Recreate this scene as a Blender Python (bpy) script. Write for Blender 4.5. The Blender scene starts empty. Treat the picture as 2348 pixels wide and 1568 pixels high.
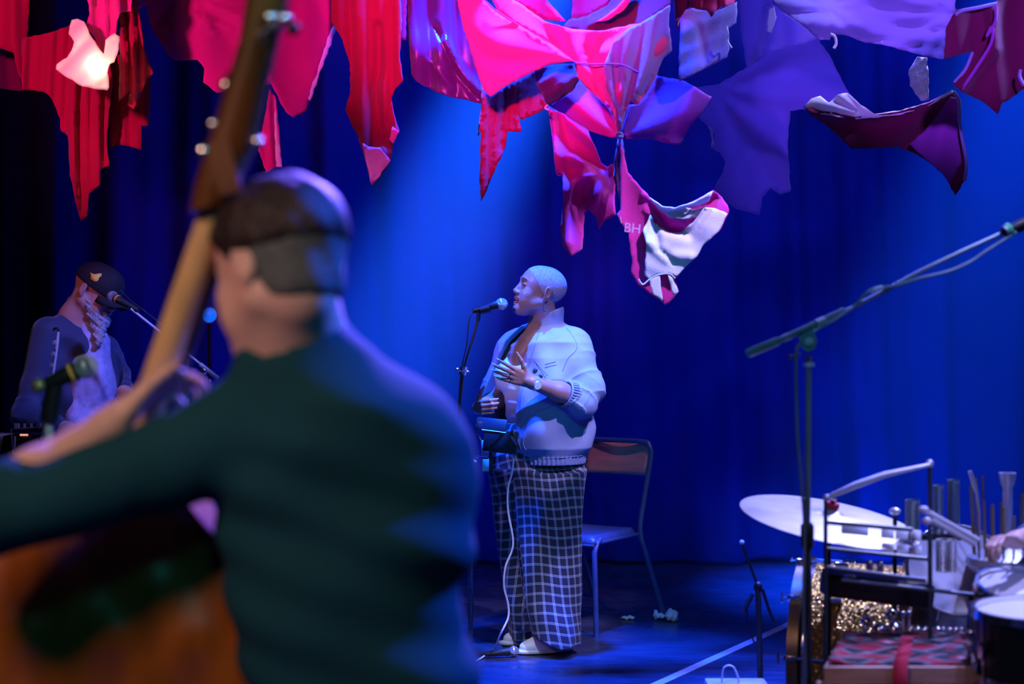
import bpy, bmesh, math, random
import numpy as np
from mathutils import Vector, Matrix, noise
from mathutils.geometry import delaunay_2d_cdt

SC = bpy.context.scene
COL = SC.collection
random.seed(7)
RNG = np.random.RandomState(7)
PI = math.pi

# ------------------------------------------------------------------ camera
F, CX, CY, EYE = 3406.0, 1174.0, 784.0, 1.35      # focal length in px, principal point, eye height (m)
def P(px, py, d):
    """point that stands d metres down-stage of the camera"""
    return Vector(((px - CX) / F * d, d, EYE - (py - CY) / F * d))
cam = bpy.data.cameras.new('camera')
cam.sensor_width = 36.0
cam.lens = 36.0 * F / 2348.0
cam.clip_start = 0.1
cam.dof.use_dof = True
cam.dof.focus_distance = 6.45
cam.dof.aperture_fstop = 1.75
cam.dof.aperture_blades = 0
camo = bpy.data.objects.new('camera', cam)
camo.location = (0, 0, EYE)
camo.rotation_euler = (PI / 2, 0, 0)
COL.objects.link(camo)
SC.camera = camo

# ------------------------------------------------------------------ world, colour, cycles
w = bpy.data.worlds.new('world'); SC.world = w; w.use_nodes = True
w.node_tree.nodes['Background'].inputs[0].default_value = (0.02, 0.05, 0.12, 1)
w.node_tree.nodes['Background'].inputs[1].default_value = 0.06
vs = SC.view_settings
SC.display_settings.display_device = 'sRGB'
vs.view_transform = 'Standard'; vs.look = 'None'; vs.gamma = 1.0; vs.use_curve_mapping = False
vs.exposure = 0.0
cy = SC.cycles
cy.max_bounces = 4; cy.diffuse_bounces = 2; cy.glossy_bounces = 2; cy.transmission_bounces = 2
cy.transparent_max_bounces = 6; cy.volume_bounces = 0
cy.caustics_reflective = False; cy.caustics_refractive = False
cy.use_denoising = True
cy.sample_clamp_indirect = 4.0
cy.use_adaptive_sampling = True; cy.adaptive_threshold = 0.02

# ------------------------------------------------------------------ stage lamps and added spots (all above or beside the picture)
def lamp(name, loc, target, watts, color, deg=40, blend=0.5, radius=0.12, kind='SPOT', size=1.0):
    l = bpy.data.lights.new(name, kind)
    l.energy = watts; l.color = color
    if kind == 'SPOT':
        l.spot_size = math.radians(deg); l.spot_blend = blend; l.shadow_soft_size = radius
    elif kind == 'AREA':
        l.shape = 'DISK'; l.size = size; l.spread = math.radians(deg)
    else:
        l.shadow_soft_size = radius
    o = bpy.data.objects.new(name, l); o.location = loc
    o.rotation_euler = (Vector(target) - Vector(loc)).to_track_quat('-Z', 'Y').to_euler()
    COL.objects.link(o)
    return o
BLUE = (0.0, 0.10, 1.0)
# blue beams through the haze, high at the back
lamp('blue_beam_lamp', (0.80, 8.1, 4.9), (-1.10, 8.0, 0.1), 78000, (0.006, 0.085, 1.0), 18, 1.0, 0.08)
lamp('blue_side_lamp', (3.2, 8.1, 4.9), (2.3, 8.0, 0.1), 16000, (0.002, 0.07, 1.0), 30, 1.0, 0.08)
lamp('blue_rim_lamp', (2.1, 3.3, 3.5), (-0.12, 2.45, 1.1), 1500, (0.03, 0.11, 1.0), 30, 0.5, 0.10)
lamp('blue_rim_lamp', (0.6, 7.0, 4.4), (-0.3, 2.45, 1.25), 9000, (0.16, 0.10, 1.0), 12, 0.5, 0.10)
lamp('blue_cloth_lamp', (0.9, 8.2, 4.4), (1.5, 6.7, 2.5), 700, (0.14, 0.16, 1.0), 46, 0.6, 0.10)
lamp('blue_cloth_lamp', (1.4, 4.6, 4.6), (1.7, 6.8, 2.35), 420, (0.22, 0.14, 1.0), 26, 0.6, 0.10)
# blue wash over the curtain and the floor
lamp('curtain_wash_lamp', (1.8, 5.6, 5.6), (1.3, 9.0, 3.4), 420, BLUE, 70, 1.0, 0.2)
lamp('curtain_wash_lamp', (-0.2, 5.6, 5.6), (0.0, 9.0, 3.0), 160, BLUE, 50, 1.0, 0.2)
lamp('floor_wash_lamp', (0.2, 5.8, 5.4), (0.0, 5.8, 0.0), 13000, (0.004, 0.07, 1.0), 33, 0.9, 0.15)
# key and fill on the singer
lamp('key_lamp', (2.2, 4.9, 4.7), (0.2, 6.45, 1.15), 420, (0.33, 0.36, 1.0), 22, 0.35, 0.06)
lamp('added_chair_fill', (1.6, 4.5, 3.8), (0.55, 7.2, 0.78), 150, (0.75, 0.5, 1.0), 10, 0.5, 0.05)  # added spot that brightens the chair's wooden back rail
lamp('added_shoe_fill', (-0.6, 4.4, 3.2), (0.10, 6.5, 0.05), 260, (0.6, 0.6, 1.0), 7, 0.6, 0.05)  # added spot that brightens the singer's shoes
lamp('fill_lamp', (-1.8, 3.9, 3.0), (0.08, 6.5, 1.42), 250, (0.62, 0.42, 1.0), 11, 0.5, 0.08)
lamp('teal_fill_lamp', (0.9, 1.6, 3.2), (0.1, 6.5, 0.7), 210, (0.02, 0.38, 0.72), 20, 0.6, 0.1)
lamp('man_lamp', (-0.2, 4.6, 3.1), (-1.80, 6.4, 1.15), 420, (0.16, 0.18, 1.0), 18, 0.5, 0.08)
lamp('man_fill_lamp', (-3.2, 4.2, 3.0), (-1.8, 6.4, 1.35), 60, (0.9, 0.25, 0.3), 16, 0.6, 0.08)
# pink and red light on the hanging cloths
lamp('pink_lamp', (-0.3, 3.4, 2.6), (-0.05, 6.3, 2.70), 520, (1.0, 0.06, 0.50), 36, 0.7, 0.08)
lamp('red_lamp', (-2.2, 3.6, 2.6), (-1.5, 6.3, 2.65), 270, (1.0, 0.03, 0.42), 46, 0.7, 0.08)
lamp('violet_lamp', (1.6, 3.4, 2.6), (1.8, 6.3, 2.7), 300, (0.36, 0.12, 1.0), 30, 0.7, 0.08)
lamp('white_edge_lamp', (1.6, 4.2, 3.9), (0.72, 5.6, 1.95), 850, (0.46, 0.38, 1.0), 16, 0.4, 0.05)
lamp('white_edge_lamp', (3.0, 7.4, 4.2), (1.5, 6.0, 2.5), 600, (0.60, 0.62, 1.0), 30, 0.4, 0.05)
# drums
lamp('drum_lamp', (2.6, 5.8, 3.9), (1.30, 4.5, 0.8), 1100, (0.26, 0.28, 1.0), 34, 0.4, 0.08)
lamp('drum_fill_lamp', (2.4, 2.4, 3.0), (1.25, 4.5, 0.75), 130, (0.26, 0.30, 1.0), 28, 0.7, 0.1)
lamp('added_snare_fill', (1.65, 3.75, 3.7), (1.36, 4.12, 0.65), 260, (0.42, 0.42, 1.0), 20, 0.5, 0.06)  # added spot that brightens the snare head and the sticks
# house light that reaches the double bass player
lamp('amber_house_lamp', (-1.35, 0.6, 2.6), (-0.65, 2.4, 1.10), 120, (1.0, 0.56, 0.46), 45, 0.8, 0.25)
lamp('teal_front_lamp', (0.4, 0.8, 3.0), (-1.0, 3.6, 1.28), 240, (0.3, 0.8, 0.7), 9, 0.5, 0.1)
lamp('teal_front_lamp', (0.2, 0.9, 3.0), (0.75, 4.2, 1.50), 120, (0.08, 0.50, 0.8), 17, 0.6, 0.1)
lamp('teal_house_lamp', (0.4, -0.6, 3.3), (-0.3, 2.4, 1.1), 60, (0.02, 0.55, 0.62), 36, 0.8, 0.3)

# ------------------------------------------------------------------ tags
def tag(o, label=None, cat=None, group=None, kind=None):
    if label: o['label'] = label
    if cat: o['category'] = cat
    if group: o['group'] = group
    if kind: o['kind'] = kind
    return o
def thing(name, loc, label, cat, group=None):
    o = bpy.data.objects.new(name, None); o.location = loc; o.empty_display_size = 0.1
    COL.objects.link(o)
    return tag(o, label, cat, group)
def put(name, me, mat=None, parent=None):
    """link a mesh made in world coordinates; under a parent it keeps its place"""
    o = bpy.data.objects.new(name, me); COL.objects.link(o)
    if mat is not None: me.materials.append(mat)
    if parent is not None:
        o.parent = parent      # parts are modelled in place, so the parent's own shift is taken back
        o.matrix_parent_inverse = Matrix.Translation(-parent.location) if parent.type == 'EMPTY' else Matrix.Identity(4)
    return o
# ------------------------------------------------------------------ materials
def mat(name, col, rough=0.6, metal=0.0, var=0.12, nscale=8.0, bump=0.0, bscale=60.0, emit=0.0, ecol=None,
        transl=0.0, coat=0.0, sheen=0.0, stretch=None, spec=0.5):
    m = bpy.data.materials.new(name); m.use_nodes = True
    nt = m.node_tree; N = nt.nodes; L = nt.links
    b = N['Principled BSDF']
    b.inputs['Roughness'].default_value = rough
    b.inputs['Metallic'].default_value = metal
    b.inputs['Specular IOR Level'].default_value = spec
    if coat: b.inputs['Coat Weight'].default_value = coat; b.inputs['Coat Roughness'].default_value = 0.12
    if sheen: b.inputs['Sheen Weight'].default_value = sheen
    tc = N.new('ShaderNodeTexCoord'); mp = N.new('ShaderNodeMapping')
    L.new(tc.outputs['Object'], mp.inputs[0])
    if stretch: mp.inputs['Scale'].default_value = stretch
    n = N.new('ShaderNodeTexNoise'); n.inputs['Scale'].default_value = nscale; n.inputs['Detail'].default_value = 4
    L.new(mp.outputs[0], n.inputs['Vector'])
    mr = N.new('ShaderNodeMapRange'); L.new(n.outputs['Fac'], mr.inputs['Value'])
    mr.inputs['From Min'].default_value = 0.3; mr.inputs['From Max'].default_value = 0.7
    mr.inputs['To Min'].default_value = 1 - var; mr.inputs['To Max'].default_value = 1 + var
    vm = N.new('ShaderNodeVectorMath'); vm.operation = 'SCALE'; vm.inputs[0].default_value = col[:3]
    L.new(mr.outputs[0], vm.inputs['Scale']); L.new(vm.outputs[0], b.inputs['Base Color'])
    if bump:
        n2 = N.new('ShaderNodeTexNoise'); n2.inputs['Scale'].default_value = bscale; n2.inputs['Detail'].default_value = 3
        L.new(mp.outputs[0], n2.inputs['Vector'])
        bp = N.new('ShaderNodeBump'); bp.inputs['Strength'].default_value = bump; bp.inputs['Distance'].default_value = 0.01
        L.new(n2.outputs['Fac'], bp.inputs['Height']); L.new(bp.outputs[0], b.inputs['Normal'])
    if emit:
        b.inputs['Emission Color'].default_value = (*(ecol or col)[:3], 1); b.inputs['Emission Strength'].default_value = emit
    if transl:
        t = N.new('ShaderNodeBsdfTranslucent'); L.new(vm.outputs[0], t.inputs['Color'])
        mx = N.new('ShaderNodeMixShader'); mx.inputs[0].default_value = transl
        out = N['Material Output']
        L.new(b.outputs[0], mx.inputs[1]); L.new(t.outputs[0], mx.inputs[2]); L.new(mx.outputs[0], out.inputs[0])
    return m
M = {}
M['black'] = mat('black_metal', (0.012, 0.013, 0.016), 0.4, 0.3)
M['black_paint'] = mat('black_paint', (0.02, 0.025, 0.03), 0.5, 0.0, coat=0.3)
M['chrome'] = mat('chrome', (0.75, 0.76, 0.78), 0.18, 1.0, var=0.03)
M['steel'] = mat('brushed_steel', (0.6, 0.62, 0.66), 0.4, 0.55, var=0.06)
M['grille'] = mat('microphone_grille', (0.55, 0.56, 0.58), 0.4, 0.7, bump=1.0, bscale=420)
M['rubber'] = mat('rubber', (0.03, 0.03, 0.035), 0.8)
M['white_plastic'] = mat('white_plastic', (0.75, 0.75, 0.78), 0.4)
M['skin_dark'] = mat('brown_skin', (0.42, 0.22, 0.17), 0.36, var=0.06, bump=0.05, bscale=150)
M['skin_light'] = mat('light_skin', (0.72, 0.44, 0.36), 0.5, var=0.05, bump=0.05, bscale=90)

# ------------------------------------------------------------------ mesh collector
class G:
    def __init__(s): s.v = []; s.f = []
    def _add(s, vs_, fs):
        k = len(s.v); s.v += [tuple(v) for v in vs_]; s.f += [tuple(i + k for i in f) for f in fs]
        return s
    def tube(s, pts, r, n=10, cap=True):
        pts = [Vector(p) for p in pts]
        rr = r if isinstance(r, (list, tuple)) else [r] * len(pts)
        vs_, fs = [], []
        t = (pts[1] - pts[0]).normalized()
        u = t.orthogonal().normalized()
        for i, p in enumerate(pts):
            if i == 0: t2 = t
            elif i == len(pts) - 1: t2 = (pts[i] - pts[i - 1]).normalized()
            else:
                t2 = ((pts[i + 1] - p).normalized() + (p - pts[i - 1]).normalized())
                t2 = t2.normalized() if t2.length > 1e-6 else t
            u = (u - t2 * u.dot(t2))
            u = u.normalized() if u.length > 1e-6 else t2.orthogonal().normalized()
            w_ = t2.cross(u)
            for k in range(n):
                a = 2 * PI * k / n
                vs_.append(p + (u * math.cos(a) + w_ * math.sin(a)) * rr[i])
            t = t2
        for i in range(len(pts) - 1):
            for k in range(n):
                k2 = (k + 1) % n
                fs.append((i * n + k, i * n + k2, (i + 1) * n + k2, (i + 1) * n + k))
        if cap:
            fs.append(tuple(range(n - 1, -1, -1))); fs.append(tuple((len(pts) - 1) * n + k for k in range(n)))
        return s._add(vs_, fs)
    def lathe(s, c, axis, prof, n=24, closed=False, sx=1.0):
        """prof = [(height along axis, radius)]"""
        c = Vector(c); ax = Vector(axis).normalized()
        u = ax.orthogonal().normalized(); w_ = ax.cross(u)
        vs_, fs = [], []
        for h, r in prof:
            for k in range(n):
                a = 2 * PI * k / n
                vs_.append(c + ax * h + (u * math.cos(a) + w_ * math.sin(a) * sx) * max(r, 1e-5))
        m_ = len(prof)
        for i in range(m_ - 1 + (1 if closed else 0)):
            j = (i + 1) % m_
            for k in range(n):
                k2 = (k + 1) % n
                fs.append((i * n + k, i * n + k2, j * n + k2, j * n + k))
        return s._add(vs_, fs)
    def ball(s, c, r, n=16, R=None):
        r = r if isinstance(r, (tuple, list)) else (r, r, r)
        c = Vector(c); vs_, fs = [], []
        m_ = n // 2
        for i in range(m_ + 1):
            th = PI * i / m_
            for k in range(n):
                a = 2 * PI * k / n
                q = Vector((r[0] * math.sin(th) * math.cos(a), r[1] * math.sin(th) * math.sin(a), r[2] * math.cos(th)))
                if R is not None: q = R @ q
                vs_.append(c + q)
        for i in range(m_):
            for k in range(n):
                k2 = (k + 1) % n
                fs.append((i * n + k, (i + 1) * n + k, (i + 1) * n + k2, i * n + k2))
        return s._add(vs_, fs)
    def box(s, c, hs, X=(1, 0, 0), Z=(0, 0, 1), bev=0.0):
        X = Vector(X).normalized(); Z = Vector(Z); Z = (Z - X * Z.dot(X)).normalized(); Y = Z.cross(X); c = Vector(c)
        if bev <= 0:
            vs_ = [c + X * hs[0] * a + Y * hs[1] * b + Z * hs[2] * d for a in (-1, 1) for b in (-1, 1) for d in (-1, 1)]
            fs = [(0, 1, 3, 2), (4, 6, 7, 5), (0, 4, 5, 1), (2, 3, 7, 6), (0, 2, 6, 4), (1, 5, 7, 3)]
            return s._add(vs_, fs)
        bm = bmesh.new()
        bmesh.ops.create_cube(bm, size=2.0)
        for v in bm.verts: v.co = Vector((v.co.x * hs[0], v.co.y * hs[1], v.co.z * hs[2]))
        bmesh.ops.bevel(bm, geom=list(bm.edges), offset=bev, segments=2, profile=0.5, affect='EDGES')
        bm.verts.ensure_lookup_table()
        vs_ = [c + X * v.co.x + Y * v.co.y + Z * v.co.z for v in bm.verts]
        fs = [tuple(v.index for v in f.verts) for f in bm.faces]
        bm.free()
        return s._add(vs_, fs)
    def torus(s, c, axis, R, r, n=40, m_=10, a0=0, a1=2 * PI, ref=None):
        c = Vector(c); ax = Vector(axis).normalized()
        u = (Vector(ref) - ax * Vector(ref).dot(ax)).normalized() if ref is not None else ax.orthogonal().normalized()
        w_ = ax.cross(u)
        full = abs(a1 - a0 - 2 * PI) < 1e-6
        vs_, fs = [], []
        cnt = n if full else n + 1
        for i in range(cnt):
            a = a0 + (a1 - a0) * i / n
            d = u * math.cos(a) + w_ * math.sin(a)
            for k in range(m_):
                b = 2 * PI * k / m_
                vs_.append(c + d * (R + r * math.cos(b)) + ax * r * math.sin(b))
        for i in range(n if full else n):
            j = (i + 1) % cnt
            for k in range(m_):
                k2 = (k + 1) % m_
                fs.append((i * m_ + k, j * m_ + k, j * m_ + k2, i * m_ + k2))
        return s._add(vs_, fs)
    def build(s, name, m=None, parent=None, sharp=35):
        me = bpy.data.meshes.new(name); me.from_pydata(s.v, [], s.f); me.update()
        me.polygons.foreach_set('use_smooth', [True] * len(me.polygons))
        if sharp: me.set_sharp_from_angle(angle=math.radians(sharp))
        return put(name, me, m, parent)
def spline(pts, n=8):
    """Catmull-Rom through points"""
    pts = [Vector(p) for p in pts]; out = []
    q = [pts[0] * 2 - pts[1]] + pts + [pts[-1] * 2 - pts[-2]]
    for i in range(1, len(q) - 2):
        for k in range(n):
            t = k / n; a, b, c, d = q[i - 1], q[i], q[i + 1], q[i + 2]
            out.append(0.5 * ((2 * b) + (c - a) * t + (2 * a - 5 * b + 4 * c - d) * t * t + (3 * b - a - 3 * c + d) * t ** 3))
    out.append(pts[-1]); return out

# ------------------------------------------------------------------ signed distance bodies
def V3(p): return np.array([p[0], p[1], p[2]], dtype=np.float32)
def cone(a, b, ra, rb=None):
    rb = ra if rb is None else rb
    a, b = V3(a), V3(b); ab = b - a; L2 = float(ab @ ab) + 1e-9
    def f(X, Y, Z):
        t = np.clip(((X - a[0]) * ab[0] + (Y - a[1]) * ab[1] + (Z - a[2]) * ab[2]) / L2, 0, 1)
        return np.sqrt((X - a[0] - t * ab[0]) ** 2 + (Y - a[1] - t * ab[1]) ** 2 + (Z - a[2] - t * ab[2]) ** 2) - (ra + (rb - ra) * t)
    r = max(ra, rb)
    return f, np.minimum(a, b) - r, np.maximum(a, b) + r
def ell(c, r, R=None):
    c = V3(c); r = np.array(r, dtype=np.float32)
    Rm = np.eye(3, dtype=np.float32) if R is None else np.array(R, dtype=np.float32)   # columns = local axes
    def f(X, Y, Z):
        x, y, z = X - c[0], Y - c[1], Z - c[2]
        q = [Rm[0, i] * x + Rm[1, i] * y + Rm[2, i] * z for i in range(3)]
        k0 = np.sqrt(sum((q[i] / r[i]) ** 2 for i in range(3)))
        k1 = np.sqrt(sum((q[i] / r[i] ** 2) ** 2 for i in range(3))) + 1e-6
        return k0 * (k0 - 1) / k1
    m_ = float(r.max())
    return f, c - m_, c + m_
def rbox(c, hs, R=None, rd=0.01):
    c = V3(c); hs = np.array(hs, dtype=np.float32) - rd
    Rm = np.eye(3, dtype=np.float32) if R is None else np.array(R, dtype=np.float32)
    def f(X, Y, Z):
        x, y, z = X - c[0], Y - c[1], Z - c[2]
        q = [np.abs(Rm[0, i] * x + Rm[1, i] * y + Rm[2, i] * z) - hs[i] for i in range(3)]
        return np.sqrt(sum(np.maximum(a, 0) ** 2 for a in q)) + np.minimum(np.maximum(np.maximum(q[0], q[1]), q[2]), 0) - rd
    m_ = float(np.linalg.norm(hs)) + rd
    return f, c - m_, c + m_
def loft(secs, C=(0, 0), L=(1, 0), W=(0, 1), p=2.0, disp=None):
    """stack of (z, l0, f0, rl, rf): rings in a frame with lateral axis L and forward axis W"""
    S_ = np.array(sorted(secs), dtype=np.float32)
    def f(X, Y, Z):
        x, y = X - C[0], Y - C[1]
        l = x * L[0] + y * L[1]; g = x * W[0] + y * W[1]
        z = Z + 0 * l
        l0, f0, rl, rf = [np.interp(Z, S_[:, 0], S_[:, i]).astype(np.float32) for i in (1, 2, 3, 4)]
        k = ((np.abs(l - l0) / rl) ** p + (np.abs(g - f0) / rf) ** p) ** (1 / p)
        d = (k - 1) * np.minimum(rl, rf)
        if disp is not None: d = d - disp(np.arctan2(g - f0, l - l0), z, l, g)
        return np.maximum(d, np.maximum(Z - S_[-1, 0], S_[0, 0] - Z))
    m_ = float(np.abs(S_[:, 1:3]).max() + S_[:, 3:].max()) + 0.03
    return f, np.array([C[0] - m_, C[1] - m_, S_[0, 0]]), np.array([C[0] + m_, C[1] + m_, S_[-1, 0]])
class Body:
    def __init__(s, lo, hi, h):
        s.lo = np.array(lo, float); s.h = h
        s.n = np.ceil((np.array(hi, float) - s.lo) / h).astype(int) + 1
        s.v = np.full(s.n, 0.2, np.float32)
        s.ax = [(s.lo[i] + h * np.arange(s.n[i])).astype(np.float32) for i in range(3)]
    def reg(s, lo, hi, pad):
        i0 = np.clip(np.floor((lo - pad - s.lo) / s.h).astype(int), 0, s.n)
        i1 = np.clip(np.ceil((hi + pad - s.lo) / s.h).astype(int) + 1, 0, s.n)
        if (i1 <= i0).any(): return None
        sl = tuple(slice(a, b) for a, b in zip(i0, i1))
        return sl, s.ax[0][sl[0]][:, None, None], s.ax[1][sl[1]][None, :, None], s.ax[2][sl[2]][None, None, :]
    def add(s, prim, k=0.012):
        f, lo, hi = prim; r = s.reg(lo, hi, k + 3 * s.h)
        if r is None: return s
        sl, X, Y, Z = r; b = f(X, Y, Z); a = s.v[sl]
        h_ = np.clip(0.5 + 0.5 * (a - b) / k, 0, 1)
        s.v[sl] = a + (b - a) * h_ - k * h_ * (1 - h_); return s
    def cut(s, prim, k=0.004):
        f, lo, hi = prim; r = s.reg(lo, hi, k + 3 * s.h)
        if r is None: return s
        sl, X, Y, Z = r; b = -f(X, Y, Z); a = s.v[sl]
        h_ = np.clip(0.5 - 0.5 * (a - b) / k, 0, 1)
        s.v[sl] = a + (b - a) * h_ + k * h_ * (1 - h_); return s
    def cutf(s, f):
        """keep only where f(X,Y,Z) < 0"""
        X, Y, Z = s.ax[0][:, None, None], s.ax[1][None, :, None], s.ax[2][None, None, :]
        s.v = np.maximum(s.v, f(X, Y, Z).astype(np.float32)); return s
    def disp(s, f):
        X, Y, Z = s.ax[0][:, None, None], s.ax[1][None, :, None], s.ax[2][None, None, :]
        s.v = (s.v - f(X, Y, Z)).astype(np.float32); return s
    def mesh(s, name, smooth=1):
        v = s.v.copy()
        for a in range(3):
            for e in (0, -1):
                ix = [slice(None)] * 3; ix[a] = e; v[tuple(ix)] = np.maximum(v[tuple(ix)], 0.01)
        sg = v < 0
        c = np.zeros(np.array(v.shape) - 1, np.int8)
        offs = [(i, j, k) for i in (0, 1) for j in (0, 1) for k in (0, 1)]
        nx, ny, nz = v.shape
        for o in offs: c += sg[o[0]:nx - 1 + o[0], o[1]:ny - 1 + o[1], o[2]:nz - 1 + o[2]]
        act = np.argwhere((c > 0) & (c < 8))
        if len(act) == 0: return bpy.data.meshes.new(name)
        idx = np.full(c.shape, -1, np.int32); idx[tuple(act.T)] = np.arange(len(act))
        pos = np.zeros((len(act), 3)); cnt = np.zeros(len(act))
        for o in offs:
            for a in range(3):
                if o[a] == 1: continue
                o2 = list(o); o2[a] = 1
                va = v[act[:, 0] + o[0], act[:, 1] + o[1], act[:, 2] + o[2]]
                vb = v[act[:, 0] + o2[0], act[:, 1] + o2[1], act[:, 2] + o2[2]]
                mk = (va < 0) != (vb < 0)
                t = np.where(mk, va / np.where(mk, va - vb, 1), 0)
                for q in range(3): pos[:, q] += np.where(mk, o[q], 0)
                pos[:, a] += np.where(mk, t, 0); cnt += mk
        pos = (act + pos / cnt[:, None]) * s.h + s.lo
        quads = []
        for a in range(3):
            b, d = (a + 1) % 3, (a + 2) % 3
            s0 = [slice(None)] * 3; s1 = [slice(None)] * 3
            s0[a] = slice(0, -1); s1[a] = slice(1, None)
            A = sg[tuple(s0)]; B = sg[tuple(s1)]
            e = np.argwhere(A != B)
            e = e[(e[:, b] > 0) & (e[:, d] > 0) & (e[:, b] < v.shape[b] - 1) & (e[:, d] < v.shape[d] - 1)]
            flip = A[tuple(e.T)]
            def cell(db, dd):
                q = e.copy(); q[:, b] += db; q[:, d] += dd
                return idx[tuple(q.T)]
            q4 = np.stack([cell(-1, -1), cell(0, -1), cell(0, 0), cell(-1, 0)], 1)
            q4[~flip] = q4[~flip][:, ::-1]
            quads.append(q4)
        q = np.concatenate(quads); q = q[(q >= 0).all(1)]
        for _ in range(smooth):
            acc = np.zeros_like(pos); n_ = np.zeros(len(pos))
            for i in range(4):
                j = (i + 1) % 4
                for kx in range(3):
                    acc[:, kx] += np.bincount(q[:, i], pos[q[:, j], kx], len(pos)) + np.bincount(q[:, j], pos[q[:, i], kx], len(pos))
                n_ += np.bincount(q[:, i], minlength=len(pos)) + np.bincount(q[:, j], minlength=len(pos))
            pos = 0.45 * pos + 0.55 * acc / np.maximum(n_, 1)[:, None]
        me = bpy.data.meshes.new(name)
        me.vertices.add(len(pos)); me.vertices.foreach_set('co', pos.astype(np.float32).ravel())
        me.loops.add(len(q) * 4); me.loops.foreach_set('vertex_index', q.astype(np.int32).ravel())
        me.polygons.add(len(q)); me.polygons.foreach_set('loop_start', np.arange(0, len(q) * 4, 4, dtype=np.int32))
        me.update(calc_edges=True); me.validate()
        me.polygons.foreach_set('use_smooth', [True] * len(me.polygons))
        return me
    def build(s, name, m=None, parent=None, smooth=1):
        return put(name, s.mesh(name, smooth), m, parent)
def uvw(me, fn):
    """store a per-vertex uv computed from positions"""
    co = np.empty(len(me.vertices) * 3, np.float32); me.vertices.foreach_get('co', co); co = co.reshape(-1, 3)
    u, v_ = fn(co[:, 0], co[:, 1], co[:, 2])
    at = me.attributes.new('cloth_uv', 'FLOAT_VECTOR', 'POINT')
    at.data.foreach_set('vector', np.stack([u, v_, u * 0], 1).astype(np.float32).ravel())
class Frame:
    """turned frame: x = own left, y = forward (face), z = up"""
    def __init__(s, o, fwd, up=(0, 0, 1), k=1.0):
        s.o = Vector(o); s.y = Vector(fwd).normalized()
        s.x = s.y.cross(Vector(up)).normalized() * -1.0
        s.z = s.x.cross(s.y) ; s.k = k
        if s.z.dot(Vector(up)) < 0: s.z = -s.z
        s.R = np.array([[s.x[i], s.y[i], s.z[i]] for i in range(3)], dtype=np.float32)
    def __call__(s, x, y, z): return s.o + (s.x * x + s.y * y + s.z * z) * s.k
    def e(s, c, r, tilt=None):
        R = s.R if tilt is None else s.R @ np.array(tilt, dtype=np.float32)
        return ell(s(*c), [a * s.k for a in r], R)
    def c(s, a, b, ra, rb=None): return cone(s(*a), s(*b), ra * s.k, (ra if rb is None else rb) * s.k)
def rx(a):
    c, s_ = math.cos(a), math.sin(a); return [[1, 0, 0], [0, c, -s_], [0, s_, c]]
def ry(a):
    c, s_ = math.cos(a), math.sin(a); return [[c, 0, s_], [0, 1, 0], [-s_, 0, c]]
def rz(a):
    c, s_ = math.cos(a), math.sin(a); return [[c, -s_, 0], [s_, c, 0], [0, 0, 1]]

def head(B, H, mouth=0.0, lids=True, jawdrop=0.0):
    """H: Frame at the middle of the head; about 0.23 m tall"""
    B.add(H.e((0, -0.022, 0.036), (0.074, 0.098, 0.082)), 0.02)          # skull
    B.add(H.e((0, 0.030, 0.028), (0.062, 0.062, 0.070)), 0.03)            # forehead
    B.add(H.e((0, 0.032, -0.030), (0.058, 0.058, 0.070)), 0.025)          # mid face
    for s_ in (-1, 1):
        B.add(H.c((0.052 * s_, -0.008, -0.050), (0.016 * s_, 0.070, -0.094 - jawdrop), 0.022, 0.018), 0.03)   # jaw
        B.add(H.e((0.036 * s_, 0.062, -0.028), (0.022, 0.022, 0.020)), 0.02)       # cheekbone
        B.add(H.e((0.034 * s_, 0.060, -0.058), (0.022, 0.024, 0.028)), 0.02)       # cheek
    B.add(H.e((0, 0.078, -0.098 - jawdrop), (0.020, 0.017, 0.016)), 0.014)         # chin
    B.add(H.e((0, 0.050, -0.100 - jawdrop), (0.032, 0.034, 0.020)), 0.02)          # under the chin
    B.add(H.c((-0.028, 0.082, 0.034), (0.028, 0.082, 0.034), 0.011), 0.012)        # brow ridge
    for s_ in (-1, 1):
        B.cut(H.e((0.031 * s_, 0.097, 0.014), (0.019, 0.014, 0.013)), 0.010)       # eye socket
        B.add(H.e((0.031 * s_, 0.076, 0.013), (0.0145, 0.0135, 0.0125)), 0.003)    # lid over the eye
    B.add(H.c((0, 0.088, 0.018), (0, 0.104, -0.022), 0.008, 0.0115), 0.010)        # nose bridge
    B.add(H.e((0, 0.106, -0.026), (0.0130, 0.0115, 0.0105)), 0.006)
    for s_ in (-1, 1):
        B.add(H.e((0.014 * s_, 0.097, -0.030), (0.0105, 0.012, 0.0095)), 0.005)
        B.cut(H.e((0.0085 * s_, 0.101, -0.0390), (0.0046, 0.006, 0.004)), 0.002)
    op = mouth
    B.add(H.e((0, 0.086, -0.053), (0.026, 0.014, 0.013)), 0.010)
    B.add(H.e((0, 0.095, -0.0545 + op * 0.2), (0.021, 0.0075, 0.0060)), 0.004)     # upper lip
    B.add(H.e((0, 0.091, -0.069 - op), (0.019, 0.0085, 0.0070)), 0.005)            # lower lip
    B.cut(H.e((0, 0.095, -0.0610 - op * 0.45), (0.020, 0.022, 0.0022 + op * 0.55)), 0.002)
    for s_ in (-1, 1):                                                             # ears
        t = np.array(rz(-0.35 * s_)) @ np.array(rx(-0.15))
        B.add(H.e((0.078 * s_, -0.022, 0.000), (0.0080, 0.0195, 0.032), t), 0.004)
        B.add(H.e((0.076 * s_, -0.016, -0.026), (0.007, 0.010, 0.012), t), 0.004)
        B.cut(H.e((0.087 * s_, -0.020, 0.003), (0.0060, 0.0115, 0.020), t), 0.003)
        B.add(H.e((0.081 * s_, -0.010, -0.002), (0.004, 0.004, 0.008), t), 0.003)

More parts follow.
